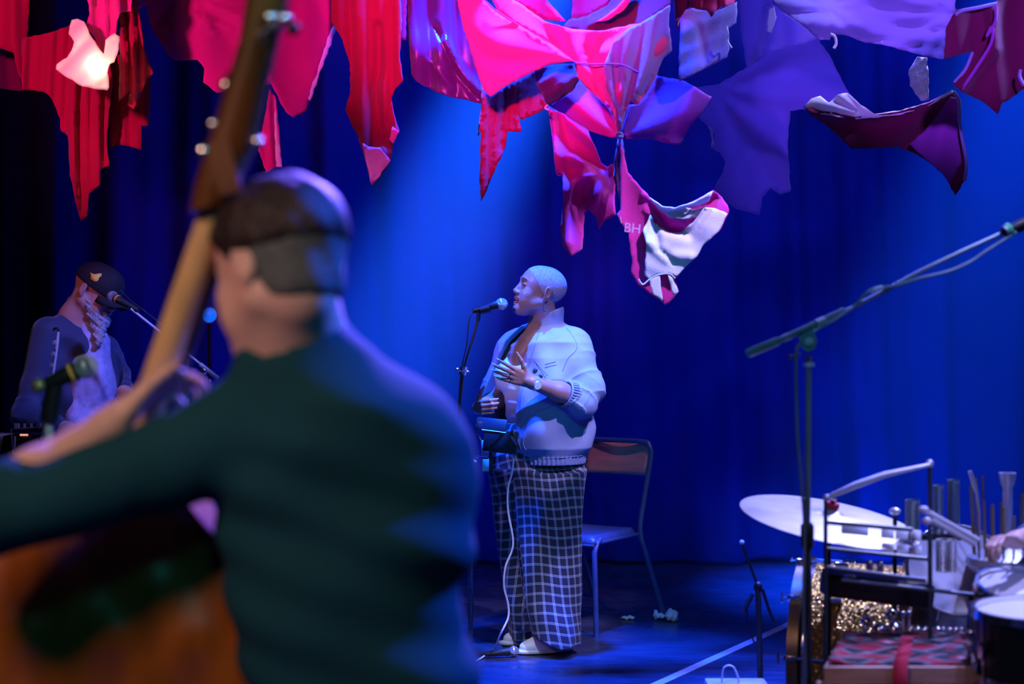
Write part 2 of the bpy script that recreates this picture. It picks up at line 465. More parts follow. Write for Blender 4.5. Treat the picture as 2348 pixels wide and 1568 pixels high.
def hand(B, wrist, d, n, t, curl=(0.2, 0.25, 0.3, 0.35), spread=0.08, thumb=(0.5, 0.8, 0.2), k=1.0, tcurl=0.25, bases=None):
    """d = towards the fingers, n = out of the palm, t = towards the thumb"""
    wv = Vector(wrist); d = Vector(d).normalized(); t = Vector(t); t = (t - d * t.dot(d)).normalized()
    n_ = Vector(n); n_ = (n_ - d * n_.dot(d) - t * n_.dot(t)).normalized()
    for off, L_, r in ((0.026, 0.080, 0.0125), (0.009, 0.084, 0.0125), (-0.009, 0.080, 0.012), (-0.025, 0.072, 0.0115)):
        B.add(cone(wv + d * 0.012 * k + t * off * 0.6 * k, wv + d * L_ * k + t * off * k, r * 1.05 * k, r * 0.9 * k), 0.008)
    B.add(cone(wv + d * 0.02 * k + t * 0.022 * k + n_ * 0.008 * k, wv + d * 0.05 * k + t * 0.028 * k + n_ * 0.008 * k, 0.015 * k, 0.011 * k), 0.01)
    B.add(cone(wv + d * 0.02 * k - t * 0.018 * k + n_ * 0.008 * k, wv + d * 0.06 * k - t * 0.022 * k + n_ * 0.006 * k, 0.012 * k, 0.009 * k), 0.01)
    tips = []
    for i, (off, base, segs) in enumerate(((0.027, 0.082, (0.042, 0.025, 0.020)), (0.009, 0.088, (0.046, 0.029, 0.021)),
                                           (-0.009, 0.083, (0.042, 0.027, 0.020)), (-0.026, 0.073, (0.034, 0.020, 0.018)))):
        p = wv + d * base * k + t * off * k
        a = 0.0; r = (0.0088, 0.0080, 0.0072, 0.0062)
        fd = (d + t * spread * (1.5 - i)).normalized()
        if bases is not None: bases.append((p.copy(), (fd * math.cos(curl[i] * .9) + n_ * math.sin(curl[i] * .9)).normalized()))
        for j, L_ in enumerate(segs):
            a += curl[i] * (0.9 if j == 0 else 1.1 if j == 1 else 0.7)
            q = p + (fd * math.cos(a) + n_ * math.sin(a)) * L_ * k
            B.add(cone(p, q, r[j] * k, r[j + 1] * k), 0.004)
            p = q
        tips.append((p, fd * math.cos(a) + n_ * math.sin(a)))
    td = (d * thumb[0] + t * thumb[1] + n_ * thumb[2]).normalized()
    p = wv + d * 0.028 * k + t * 0.024 * k + n_ * 0.004 * k
    for L_, r0, r1, bend in ((0.038, 0.0125, 0.0105, 0), (0.032, 0.0100, 0.0090, tcurl), (0.026, 0.0092, 0.0072, tcurl)):
        td = (td + d * bend + n_ * bend * 0.3).normalized()
        q = p + td * L_ * k
        B.add(cone(p, q, r0 * k, r1 * k), 0.006); p = q
    tips.append((p, td))
    return tips

# ================================================================== SETTING
M['floor'] = mat('stage_vinyl', (0.045, 0.05, 0.085), 0.30, var=0.35, nscale=3.0, bump=0.08, bscale=9)
def floor_scuffs(m):
    nt = m.node_tree; N = nt.nodes; L = nt.links; b = N['Principled BSDF']
    tc = N.new('ShaderNodeTexCoord'); mp = N.new('ShaderNodeMapping'); mp.inputs['Scale'].default_value = (2.0, 9.0, 1)
    mp.inputs['Rotation'].default_value = (0, 0, 0.6)
    n = N.new('ShaderNodeTexNoise'); n.inputs['Scale'].default_value = 2.5; n.inputs['Detail'].default_value = 8
    mr = N.new('ShaderNodeMapRange'); mr.inputs['From Min'].default_value = 0.35; mr.inputs['From Max'].default_value = 0.75
    mr.inputs['To Min'].default_value = 0.20; mr.inputs['To Max'].default_value = 0.55
    L.new(tc.outputs['Object'], mp.inputs[0]); L.new(mp.outputs[0], n.inputs['Vector']); L.new(n.outputs['Fac'], mr.inputs['Value'])
    L.new(mr.outputs[0], b.inputs['Roughness'])
floor_scuffs(M['floor'])
tag(G().box((0.2, 4.6, -0.06), (6.2, 5.3, 0.06)).build('floor', M['floor']), kind='structure')
M['wall'] = mat('black_wall', (0.01, 0.01, 0.014), 0.9)
tag(G().box((0.2, 9.75, 2.9), (6.2, 0.08, 3.0)).build('wall_back', M['wall']), kind='structure')

def drape_mat(name, col):
    m = mat(name, col, 0.9, var=0.18, nscale=1.6, bump=0.15, bscale=40, spec=0.05)
    return m
M['drape'] = drape_mat('midnight_velour', (0.004, 0.03, 0.26))
M['drape_dark'] = drape_mat('black_velour', (0.010, 0.014, 0.035))
def drape(name, x0, x1, y, z1, amp, wl, m, label, seed, y1=None, pool=0.25):
    nx = int((x1 - x0) / 0.028); zs = [0.004, 0.03, 0.08, 0.16, 0.3] + [0.3 + (z1 - 0.3) * k / 16 for k in range(1, 17)]
    vs_, fs = [], []
    for j, z in enumerate(zs):
        for i in range(nx + 1):
            x = x0 + (x1 - x0) * i / nx
            ph = x / wl * 2 * PI + 2.2 * noise.noise(Vector((x * 0.9, seed, z * 0.12)))
            a = amp * (0.55 + 0.65 * noise.noise(Vector((x * 0.6, seed + 9, 0))) ) * (1 + 0.15 * math.sin(z))
            yy = y + (0 if y1 is None else (y1 - y) * i / nx) + a * math.sin(ph) + 0.4 * a * math.sin(2.3 * ph + 1)
            if z < 0.3: yy -= (0.3 - z) * pool * (0.6 + 0.8 * noise.noise(Vector((x * 1.7, 3.3, seed))))
            zz = z + (0.05 * max(0, noise.noise(Vector((x * 2.2, seed, 1)))) if j < 3 else 0)
            vs_.append((x, yy, zz))
    for j in range(len(zs) - 1):
        for i in range(nx):
            a = j * (nx + 1) + i
            fs.append((a, a + 1, a + nx + 2, a + nx + 1))
    g = G(); g._add(vs_, fs)
    o = g.build(name, m, sharp=0)
    sm = o.modifiers.new('thickness', 'SOLIDIFY'); sm.thickness = 0.006
    return tag(o, label, 'curtain')
drape('stage_curtain', -5.4, 6.0, 9.1, 5.6, 0.10, 0.46, M['drape'], 'floor-length midnight blue stage curtain across the back of the stage', 1.0)
drape('side_curtain', -4.4, -2.42, 7.75, 5.2, 0.05, 0.22, M['drape_dark'], 'narrow black side curtain hanging behind the man in the cap', 5.0, y1=7.9)
# pale tape line on the floor
ta, tb = Vector((0.45, 5.66, 0)), Vector((2.35, 8.80, 0))
td_ = (tb - ta).normalized(); tn = Vector((td_.y, -td_.x, 0)) * 0.022
g = G(); K = 40
for i in range(K):
    a, b = ta + (tb - ta) * i / K, ta + (tb - ta) * (i + 1) / K
    g._add([a - tn, a + tn, b + tn, b - tn, a - tn + Vector((0, 0, .0015)), a + tn + Vector((0, 0, .0015)), b + tn + Vector((0, 0, .0015)), b - tn + Vector((0, 0, .0015))],
           [(4, 5, 6, 7), (0, 4, 7, 3), (1, 2, 6, 5)])
M['tape'] = mat('white_tape', (0.9, 0.55, 0.66), 0.6, var=0.1, nscale=30)
tag(g.build('floor_tape', M['tape']), 'long pale tape line stuck diagonally across the stage floor', 'tape')

# haze in the air of the stage
hz = bpy.data.materials.new('stage_haze'); hz.use_nodes = True
nt = hz.node_tree; nt.nodes.clear()
out = nt.nodes.new('ShaderNodeOutputMaterial'); sc_ = nt.nodes.new('ShaderNodeVolumeScatter')
sc_.inputs['Color'].default_value = (1, 1, 1, 1); sc_.inputs['Density'].default_value = 0.03; sc_.inputs['Anisotropy'].default_value = 0.35
nt.links.new(sc_.outputs[0], out.inputs['Volume'])
hb = G().box((0.6, 8.18, 2.7), (2.9, 0.68, 2.68)).build('haze', hz)
tag(hb, 'thin theatrical haze hanging before the back curtain', 'haze', kind='stuff')

# ================================================================== HANGING CLOTHS
def cloth_mat(name, col, tr=0.25, var=0.07, bump=0.25):
    return mat(name, col, 0.75, var=var, nscale=5, bump=bump, bscale=260, transl=tr, sheen=0.25, spec=0.2)
CM = {
    'crimson': cloth_mat('crimson_jersey', (0.42, 0.006, 0.05)),
    'maroon': cloth_mat('maroon_jersey', (0.17, 0.005, 0.06)),
    'magenta': cloth_mat('magenta_jersey', (0.78, 0.03, 0.30)),
    'pink': cloth_mat('hot_pink_jersey', (0.95, 0.10, 0.36)),
    'purple': cloth_mat('purple_satin', (0.15, 0.01, 0.17), bump=0.1),
    'violet': cloth_mat('violet_jersey', (0.42, 0.07, 0.52)),
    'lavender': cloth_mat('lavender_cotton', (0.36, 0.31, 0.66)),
    'sheer': cloth_mat('sheer_indigo_net', (0.24, 0.14, 0.52), 0.4),
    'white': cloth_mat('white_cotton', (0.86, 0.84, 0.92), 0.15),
    'plum': cloth_mat('dark_plum_velvet', (0.10, 0.01, 0.09)),
}
CM['purple'].node_tree.nodes['Principled BSDF'].inputs['Roughness'].default_value = 0.32
CM['purple'].node_tree.nodes['Principled BSDF'].inputs['Specular IOR Level'].default_value = 0.7
sn = CM['sheer'].node_tree; tb_ = sn.nodes.new('ShaderNodeBsdfTransparent'); mx_ = sn.nodes.new('ShaderNodeMixShader')
mx_.inputs[0].default_value = 0.30
old = sn.nodes['Material Output'].inputs[0].links[0].from_socket
sn.links.new(old, mx_.inputs[1]); sn.links.new(tb_.outputs[0], mx_.inputs[2]); sn.links.new(mx_.outputs[0], sn.nodes['Material Output'].inputs[0])

def seg_dist(x, y, pts):
    best = np.full(x.shape, 1e9)
    for (x0, y0), (x1, y1) in zip(pts[:-1], pts[1:]):
        dx, dy = x1 - x0, y1 - y0
        t = np.clip(((x - x0) * dx + (y - y0) * dy) / (dx * dx + dy * dy + 1e-9), 0, 1)
        best = np.minimum(best, np.hypot(x - x0 - t * dx, y - y0 - t * dy))
    return best
def inside(x, y, poly):
    r = np.zeros(x.shape, bool); n = len(poly)
    for i in range(n):
        x0, y0 = poly[i]; x1, y1 = poly[(i + 1) % n]
        c = ((y0 > y) != (y1 > y)) & (x < (x1 - x0) * (y - y0) / (y1 - y0 + 1e-12) + x0)
        r ^= c
    return r
def relief(x, y, d, folds, seed):
    z = np.zeros(x.shape)
    for f in folds:
        k = f[0]
        if k == 'lin':          # parallel folds: angle, spacing, depth
            _, ang, wl, amp, *ph = f
            a = math.radians(ang); s_ = x * math.cos(a) + y * math.sin(a)
            q = -x * math.sin(a) + y * math.cos(a)
            wob = 1.5 * np.sin(q / (wl * 3.6) + seed) + 0.5 * np.sin(s_ / (wl * 2.3) + seed * 2)
            h_ = np.sin(2 * PI * s_ / wl + wob + (ph[0] if ph else 0))
            am = 0.62 + 0.38 * np.sin(s_ / (wl * 1.37) + 1.7 * seed) * np.cos(q / (wl * 4.3) + seed)
            z += amp * am * (h_ + 0.45 * np.sin(0.618 * (2 * PI * s_ / wl) + 0.8 * wob + 1) + 0.18 * np.sin(4.3 * PI * s_ / wl + 2 * wob + 1))
        elif k == 'fan':        # folds that radiate from a knot
            _, cx, cy_, n, amp, R = f
            r = np.hypot(x - cx, y - cy_); th = np.arctan2(y - cy_, x - cx)
            z += amp * np.sin(n * th + 0.6 * np.sin(r / 60 + seed)) * np.clip(r / R, 0, 1) * np.exp(-np.clip(r / R - 1, 0, 9) * 0.6)
        elif k == 'ridge':      # a single ridge or valley along a line
            _, pts, wd, amp = f
            z += amp * np.exp(-(seg_dist(x, y, pts) / wd) ** 2)
        elif k == 'tilt':
            _, gx, gy, x0, y0 = f
            z += gx * (x - x0) + gy * (y - y0)
        elif k == 'bulge':
            _, cx, cy_, R, amp = f
            z += amp * np.exp(-((x - cx) ** 2 + (y - cy_) ** 2) / R ** 2)
    z += 0.006 * np.sin(x / 31 + seed) * np.sin(y / 37 + 2 * seed)
    return z
def cloth_mesh(name, pts, d, folds, seed, res, rag):
    # denser ragged outline
    rs = random.Random(int(seed * 10)); out_ = []
    n = len(pts); step = 9.0
    for i in range(n):
        x0, y0 = pts[i]; x1, y1 = pts[(i + 1) % n]
        L_ = math.hypot(x1 - x0, y1 - y0); k = max(1, int(L_ / step))
        nx_, ny_ = -(y1 - y0) / (L_ + 1e-9), (x1 - x0) / (L_ + 1e-9)
        for j in range(k):
            t = j / k; o_ = rs.uniform(-rag, rag) if j else 0
            out_.append((x0 + (x1 - x0) * t + nx_ * o_, y0 + (y1 - y0) * t + ny_ * o_))
    P_ = np.array(out_)
    gx, gy = np.meshgrid(np.arange(P_[:, 0].min(), P_[:, 0].max(), res), np.arange(P_[:, 1].min(), P_[:, 1].max(), res))
    gx = gx.ravel() + 0.15 * res * RNG.uniform(-1, 1, gx.size); gy = gy.ravel() + 0.15 * res * RNG.uniform(-1, 1, gy.size)
    ok = inside(gx, gy, out_)
    gx, gy = gx[ok], gy[ok]
    ok = seg_dist(gx, gy, out_ + [out_[0]]) > res * 0.5
    gx, gy = gx[ok], gy[ok]
    allv = [Vector(p) for p in out_] + [Vector((a, b)) for a, b in zip(gx, gy)]
    v2, e2, f2, _, _, _ = delaunay_2d_cdt(allv, [], [list(range(len(out_)))], 1, 1e-4)
    X = np.array([v.x for v in v2]); Y = np.array([v.y for v in v2])
    Z = relief(X, Y, d, folds, seed)
    D = d + Z
    co = np.stack([(X - CX) / F * D, D, EYE - (Y - CY) / F * D], 1)
    me = bpy.data.meshes.new(name)
    me.from_pydata([tuple(c) for c in co], [], [tuple(f) for f in f2]); me.update()
    me.polygons.foreach_set('use_smooth', [True] * len(me.polygons))
    return me
SEED = [0.0]
def cloth(pts, d, m, label=None, folds=(), res=9, rag=1.2, th=0.003, parent=None, name='hanging_cloth', group=None, cat='cloth'):
    SEED[0] += 1.7
    me = cloth_mesh(name, pts, d, list(folds), SEED[0], res, rag)
    o = put(name, me, CM[m] if isinstance(m, str) else m, parent)
    sm = o.modifiers.new('thickness', 'SOLIDIFY'); sm.thickness = th; sm.offset = 0
    if parent is None: tag(o, label, cat, group)
    return o
GR = 'torn garments tied together above the stage'
def hem(par, pts, d, folds_seed, r=0.004, m='white', name='hem'):
    """a rolled edge along the outline"""
    x = np.array([p[0] for p in pts], float); y = np.array([p[1] for p in pts], float)
    z = relief(x, y, d, folds_seed[0], folds_seed[1])
    g = G().tube(spline([P(a, b, d + c - 0.004) for a, b, c in zip(x, y, z)], 4), r, 6)
    return g.build(name, CM[m], par)

V = lambda wl, amp, ph=0: ('lin', 0, wl, amp, ph)
# --- left group
cloth([(-60, -60), (71, -60), (62, 110), (55, 195), (40, 160), (30, 120), (-60, 95)], 6.0, 'crimson', 'dark red cloth strip in the top left corner beside the black gap', [V(52, .03)], group=GR)
cloth([(-60, 95), (30, 118), (42, 165), (52, 208), (-60, 198)], 6.25, 'maroon', 'dim maroon cloth scrap at the far left under the red strip', [V(70, .03)], group=GR)
cloth([(50, 88), (110, 76), (160, 58), (200, 70), (248, 120), (258, 190), (250, 250), (245, 330), (250, 380), (232, 392), (228, 425), (203, 445), (200, 495), (186, 507), (172, 455), (160, 400), (156, 312), (140, 300), (138, 272), (118, 225), (100, 210), (50, 205)], 5.9, 'crimson',
      'long crimson pleated cloth hanging in a point below the glowing shade', [V(30, .03), V(64, .025, 1)], group=GR, res=7)
cloth([(248, 128), (300, 122), (346, 150), (342, 289), (324, 288), (325, 345), (290, 334), (272, 332), (251, 341), (247, 250)], 6.0, 'crimson', 'red pleated cloth with a stepped hem right of the glowing shade', [V(26, .03)], group=GR, res=7)
cloth([(275, 20), (314, -10), (330, 110), (351, 168), (336, 186), (316, 232), (306, 250), (292, 240), (300, 208), (272, 232), (275, 140)], 5.75, 'crimson', 'bright red folded cloth flap with a zigzag lower edge', [V(22, .028), ('tilt', 0.0006, 0, 300, 0)], group=GR, res=7)
cloth([(193, -60), (300, -60), (301, 26), (277, 28), (268, 48), (266, 76), (241, 126), (215, 82), (196, 62), (206, 30)], 5.7, 'magenta', 'hot pink ruffled cloth hanging in a point above the glowing shade', [V(34, .03), ('lin', 60, 60, .012)], group=GR, res=7)
cloth([(303, -60), (352, -60), (350, 2), (318, 21), (304, 2)], 5.9, 'pink', 'small pink cloth corner at the top edge between red folds', [V(40, .01)], group=GR)
cloth([(322, -60), (610, -60), (640, 30), (636, 110), (625, 190), (560, 205), (498, 213), (466, 189), (468, 156), (452, 137), (400, 139), (385, 125), (345, 60)], 6.1, 'magenta',
      'wide magenta cloth stretched behind the scroll of the double bass', [('fan', 430, -40, 9, .012, 160), ('tilt', 0.0004, 0, 470, 50), ('ridge', [(470, 40), (530, 65)], 6, -.03), ('ridge', [(440, 30), (490, 72)], 5, -.03), ('ridge', [(480, 12), (560, 45)], 7, -.03)], group=GR)
c7 = [('fan', 690, -60, 8, .014, 200), ('tilt', 0.0008, 0, 690, 0)]
s7 = SEED[0] + 1.7
o7 = cloth([(590, -60), (757, -60), (766, 60), (740, 130), (722, 190), (706, 240), (702, 255), (672, 269), (655, 256), (645, 240), (634, 214), (600, 150)], 6.0, 'magenta',
      'rounded magenta cloth lobe with a frayed pale right edge', c7, group=GR)
cloth([(766, 56), (770, 66), (748, 130), (728, 185), (711, 232), (706, 226), (722, 180), (738, 130), (758, 70)], 5.97, folds=c7, m= 'white', parent=o7, name='frayed_edge', rag=2.5, res=6)
o9 = cloth([(618, 205), (632, 222), (640, 300), (647, 384), (630, 384), (611, 396), (592, 345), (602, 290)], 6.2, 'magenta', 'narrow pink trouser-leg cloth hanging right behind the bass pegbox', [V(26, .012)], group=GR, res=6)
cloth([(630, 225), (638, 300), (647, 384), (633, 382), (630, 300)], 6.17, 'white', parent=o9, name='side_seam', res=5)
# --- the long red drop
o10 = cloth([(757, -60), (918, -60), (921, 65), (916, 120), (924, 185), (906, 203), (898, 226), (903, 262), (916, 300), (901, 332), (896, 370), (872, 405), (852, 425), (838, 366), (820, 310), (806, 285), (792, 250), (803, 215), (803, 150), (786, 92), (760, 50)], 5.8, 'crimson',
      'long red jersey cloth hanging alone left of the blue beam, tip folded', [V(44, .028), V(19, .006), ('ridge', [(868, 60), (872, 160), (862, 210), (880, 330)], 9, .045)], group=GR, res=7)
cloth([(832, 328), (845, 336), (872, 338), (895, 368), (872, 404), (852, 423), (840, 372)], 5.76, 'pink', parent=o10, name='folded_tip', folds=[('lin', 40, 7, .004)], res=5)
cloth([(900, 290), (914, 300), (902, 330), (893, 320)], 5.75, 'pink', parent=o10, name='turned_edge', res=5)
cloth([(912, -60), (933, -60), (931, 92), (918, 89)], 6.2, 'violet', 'thin violet strip hanging beside the long red jersey cloth', [V(22, .01)], group=GR, res=6)
f12 = [('ridge', [(1020, 95), (1060, 170), (1104, 215)], 9, -.035), ('ridge', [(1000, 60), (1040, 160), (1090, 222)], 6, .03), ('ridge', [(985, 140), (1040, 205)], 5, -.015), ('bulge', 985, 120, 60, -.07), V(60, .02)]
o12 = cloth([(932, -60), (1045, -60), (1060, 40), (1085, 120), (1108, 200), (1104, 238), (1080, 232), (1050, 226), (1000, 212), (955, 187), (944, 170), (938, 100)], 6.1, 'purple',
      'glossy purple satin cloth hanging in a curved bag', f12, group=GR, res=6)
# --- the big pink star
o13 = cloth([(1034, -60), (1090, -60), (1111, 0), (1142, 28), (1200, 65), (1262, 101), (1315, 141), (1290, 143), (1261, 148), (1228, 162), (1159, 197), (1125, 221), (1106, 202), (1090, 155), (1062, 60)], 5.7, 'pink',
      'large taut hot pink cloth stretched to a point at the top centre', [('fan', 1315, 141, 7, .02, 160), ('bulge', 1150, 90, 80, -.04), ('tilt', -0.0004, 0.0003, 1150, 100)], group=GR)
hem(o13, [(1111, 0), (1142, 28), (1200, 65), (1262, 101), (1315, 141)], 5.69, ([('bulge', 1150, 90, 80, -.04)], 0), .003, 'magenta', 'seam')
o14 = cloth([(1100, -60), (1165, -10), (1250, 48), (1310, 66), (1380, 70), (1470, 52), (1536, 12), (1534, 60), (1541, 115), (1522, 132), (1504, 175), (1484, 210), (1462, 240), (1446, 232), (1436, 250), (1424, 300), (1416, 306), (1412, 275), (1394, 245), (1360, 215), (1328, 182), (1315, 141), (1262, 101), (1200, 65), (1142, 28)], 5.75, 'pink',
      'large pink cloth fading to lavender, pulled down into a twisted tail', [('fan', 1419, 310, 22, .022, 110), ('fan', 1315, 141, 8, .02, 150), ('ridge', [(1500, 40), (1465, 150), (1440, 230)], 10, .03)], group=GR)
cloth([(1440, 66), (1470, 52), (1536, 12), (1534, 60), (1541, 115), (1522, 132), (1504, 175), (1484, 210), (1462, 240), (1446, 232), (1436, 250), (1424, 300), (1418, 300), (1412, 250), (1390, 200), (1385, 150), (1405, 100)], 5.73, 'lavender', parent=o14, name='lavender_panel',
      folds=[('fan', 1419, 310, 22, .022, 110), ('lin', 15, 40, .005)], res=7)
hem(o14, [(1315, 143), (1360, 147), (1420, 147), (1462, 165)], 5.71, ([], 0), .0025, 'violet', 'seam')
o15 = cloth([(1255, -60), (1545, -60), (1536, 14), (1472, 55), (1400, 72), (1330, 73), (1290, 62), (1305, 45), (1345, 38), (1395, 10), (1410, -20)], 5.95, 'maroon',
      'dark maroon cloth swagged above the pink cloths, one bright fold', [('ridge', [(1360, 55), (1410, 35), (1450, 0)], 10, -.06), ('tilt', 0, -0.0008, 1400, 30)], group=GR, res=8)
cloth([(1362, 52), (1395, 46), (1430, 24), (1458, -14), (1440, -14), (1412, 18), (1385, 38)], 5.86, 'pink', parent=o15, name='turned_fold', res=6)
cloth([(1150, -60), (1255, -60), (1256, 2), (1290, 40), (1300, 50), (1250, 46), (1165, -2)], 6.0, 'magenta', 'magenta cloth wedge left of the blue gap at the top', [V(60, .02)], group=GR)
cloth([(1318, -60), (1420, -60), (1396, 8), (1345, 38), (1310, 44)], 6.05, 'violet', 'violet cloth wedge right of the blue gap at the top', [V(50, .02)], group=GR)
cloth([(1106, 205), (1125, 219), (1165, 195), (1228, 162), (1245, 195), (1256, 240), (1238, 256), (1196, 276), (1187, 262), (1196, 302), (1163, 302), (1158, 340), (1130, 400), (1111, 448), (1103, 461), (1100, 400), (1103, 302), (1096, 312), (1098, 285), (1104, 240)], 6.0, 'crimson',
      'red torn cloth hanging in a long spike under the pink star', [V(32, .026), ('ridge', [(1160, 200), (1155, 340)], 8, .03)], group=GR, res=7)
cloth([(1226, 160), (1262, 149), (1316, 145), (1327, 185), (1312, 210), (1262, 242), (1250, 232), (1230, 192)], 5.85, 'plum', 'small dark plum pouch of cloth under the pink star', [('bulge', 1275, 190, 40, -.09), ('lin', 50, 34, .012)], group=GR, res=6)
cloth([(1262, 242), (1310, 208), (1328, 182), (1360, 208), (1392, 242), (1412, 280), (1419, 310), (1402, 316), (1350, 300), (1292, 264)], 6.0, 'magenta', 'magenta leaf-shaped cloth tied at the tip of the twisted tail', [('fan', 1419, 312, 8, .03, 120)], group=GR, res=7)
o18 = cloth([(1257, 243), (1290, 260), (1348, 298), (1362, 332), (1378, 374), (1392, 383), (1402, 376), (1414, 395), (1409, 460), (1412, 492), (1386, 506), (1374, 525), (1365, 495), (1352, 481), (1340, 487), (1338, 540), (1335, 570), (1310, 589), (1291, 565), (1284, 520), (1291, 480), (1291, 400), (1276, 395), (1270, 330)], 5.95, 'magenta',
      'long magenta vest-shaped cloth hanging in front of the blue beam', [('ridge', [(1262, 245), (1290, 400), (1300, 560)], 9, -.03), ('ridge', [(1285, 270), (1310, 345), (1385, 385)], 8, .035), ('fan', 1262, 240, 16, .03, 260), ('fan', 1398, 380, 9, .02, 90)], group=GR, res=7)
hem(o18, [(1258, 244), (1268, 320), (1276, 395), (1290, 402)], 5.93, ([], 0), .003, 'violet')
cloth([(1505, 172), (1570, 186), (1632, 222), (1612, 255), (1582, 290), (1558, 333), (1530, 330), (1498, 320), (1432, 318), (1424, 305), (1442, 240), (1464, 240), (1486, 208)], 6.2, 'violet',
      'flat violet cloth between the pink cloths and the sheer indigo cloth', [('fan', 1424, 310, 6, .03, 160)], group=GR)
cloth([(1417, 306), (1424, 304), (1432, 345), (1432, 390), (1427, 440), (1432, 480), (1420, 455), (1408, 410), (1408, 372), (1414, 335)], 5.85, 'plum', 'dark twisted cloth strip hanging from the central knot', [V(12, .012)], group=GR, res=5)
# --- red piece at the bottom; white patches paint the light that strikes it
f21 = [('fan', 1425, 330, 6, .02, 200), ('ridge', [(1490, 455), (1530, 520), (1580, 535), (1640, 450)], 12, .04), ('ridge', [(1480, 450), (1520, 475), (1580, 468), (1640, 438)], 8, -.03)]
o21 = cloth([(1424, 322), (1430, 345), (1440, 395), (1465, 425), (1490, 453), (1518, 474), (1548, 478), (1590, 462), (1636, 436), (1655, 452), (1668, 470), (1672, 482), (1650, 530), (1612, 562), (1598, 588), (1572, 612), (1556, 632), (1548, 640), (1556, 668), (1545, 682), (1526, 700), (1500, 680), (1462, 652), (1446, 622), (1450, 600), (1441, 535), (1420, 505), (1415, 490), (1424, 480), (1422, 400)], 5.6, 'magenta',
      'red torn cloth with painted lit patches and small letters, lowest over the singer', f21, group=GR, res=6)
wf = f21 + [('lin', 115, 60, .004), ('ridge', [(1490, 560), (1530, 590), (1580, 590)], 14, -.02), ('ridge', [(1500, 500), (1510, 570), (1545, 600)], 7, .02)]
cloth([(1491, 492), (1510, 520), (1535, 533), (1560, 533), (1590, 510), (1615, 475), (1640, 478), (1668, 490), (1648, 530), (1612, 562), (1598, 588), (1572, 612), (1552, 634), (1535, 628), (1510, 630), (1488, 640), (1478, 632), (1482, 560), (1474, 530)], 5.57, 'white', parent=o21, name='lit_panel', folds=wf, res=5)
cloth([(1489, 452), (1518, 473), (1548, 477), (1590, 462), (1634, 438), (1625, 460), (1600, 470), (1570, 476), (1600, 480), (1620, 470), (1598, 498), (1570, 504), (1540, 500), (1510, 480)], 5.565, 'white', parent=o21, name='lit_fold', folds=[f21[1], f21[2]], res=5)
cloth([(1490, 640), (1512, 631), (1520, 692), (1498, 676), (1492, 660)], 5.56, 'white', parent=o21, name='lit_stripe', res=5)
cloth([(1532, 630), (1542, 636), (1556, 668), (1546, 678), (1540, 668)], 5.56, 'white', parent=o21, name='lit_stripe', res=5)
hem(o21, [(1464, 640), (1474, 652), (1490, 640), (1510, 630), (1535, 628), (1548, 638)], 5.555, ([], 0), .0026)
# small worn letters printed on the red side
def letters(txt, px, py, size, d, m, par, ang=0.0, name='lettering'):
    c = bpy.data.curves.new('text', 'FONT'); c.body = txt; c.size = size; c.extrude = 0.0006; c.align_x = 'CENTER'; c.align_y = 'CENTER'
    t = bpy.data.objects.new('text', c); COL.objects.link(t)
    dg = bpy.context.evaluated_depsgraph_get(); me = bpy.data.meshes.new_from_object(t.evaluated_get(dg))
    bpy.data.objects.remove(t); me.name = name
    me.transform(Matrix.Translation(P(px, py, d)) @ Matrix.Rotation(PI / 2, 4, 'X') @ Matrix.Rotation(ang, 4, 'Z'))
    return put(name, me, m, par)
M['print'] = mat('worn_white_print', (0.7, 0.45, 0.6), 0.7)
letters('BH', 1450, 524, 0.05, 5.53, M['print'], o21, -0.12)
letters('I', 1424, 505, 0.035, 5.55, M['print'], o21, 0.1)
# --- indigo, lavender group on the right
cloth([(1548, 190), (1600, 200), (1650, 192), (1712, 155), (1765, 118), (1830, 100), (1872, 84), (1905, 132), (1940, 202), (1966, 236), (2004, 262), (1975, 270), (1930, 266), (1840, 250), (1812, 254), (1806, 330), (1813, 440), (1790, 446), (1768, 432), (1748, 452), (1742, 494), (1716, 486), (1690, 480), (1662, 456), (1636, 434), (1655, 404), (1664, 372), (1652, 350), (1630, 338), (1640, 310), (1620, 285), (1600, 268), (1632, 222)], 6.9, 'sheer',
      'large sheer indigo cloth spread right of centre', [('fan', 1640, 200, 10, .035, 250), ('tilt', 0.0005, 0, 1750, 300)], group=GR, res=11)
cloth([(1624, 290), (1632, 320), (1630, 343), (1638, 330), (1634, 296)], 6.6, 'lavender', 'tiny pale cloth tag dangling in front of the sheer indigo cloth', [], group=GR, res=5)
f23 = [('ridge', [(1860, 255), (1960, 268), (2060, 255), (2183, 210)], 12, -.05), ('ridge', [(2080, 335), (2150, 270), (2190, 215)], 20, .05), ('fan', 2190, 212, 9, .02, 160), V(90, .015)]
o23 = cloth([(1840, 243), (1880, 250), (1960, 268), (2060, 256), (2130, 236), (2184, 208), (2201, 222), (2206, 300), (2218, 372), (2214, 412), (2190, 448), (2172, 415), (2158, 395), (2120, 365), (2098, 352), (2064, 337), (1952, 341), (1900, 292), (1862, 266)], 6.0, 'maroon',
      'curved dark maroon cloth slung below the lavender cloths, painted lit rim', f23, group=GR, res=7)
cloth([(1842, 244), (1860, 226), (1880, 220), (1900, 236), (1922, 216), (1944, 213), (1970, 238), (2004, 261), (2060, 255), (2130, 234), (2184, 206), (2184, 214), (2130, 242), (2060, 264), (1960, 274), (1885, 262)], 5.96, 'white', parent=o23, name='lit_rim', folds=[('fan', 1990, 268, 18, .015, 90)], res=5)  # white strip paints the light falling along the upper rim
hem(o23, [(2186, 210), (2198, 230), (2200, 280), (2208, 330), (2216, 375), (2212, 415)], 5.97, ([], 0), .007, 'lavender', 'frayed_hem')
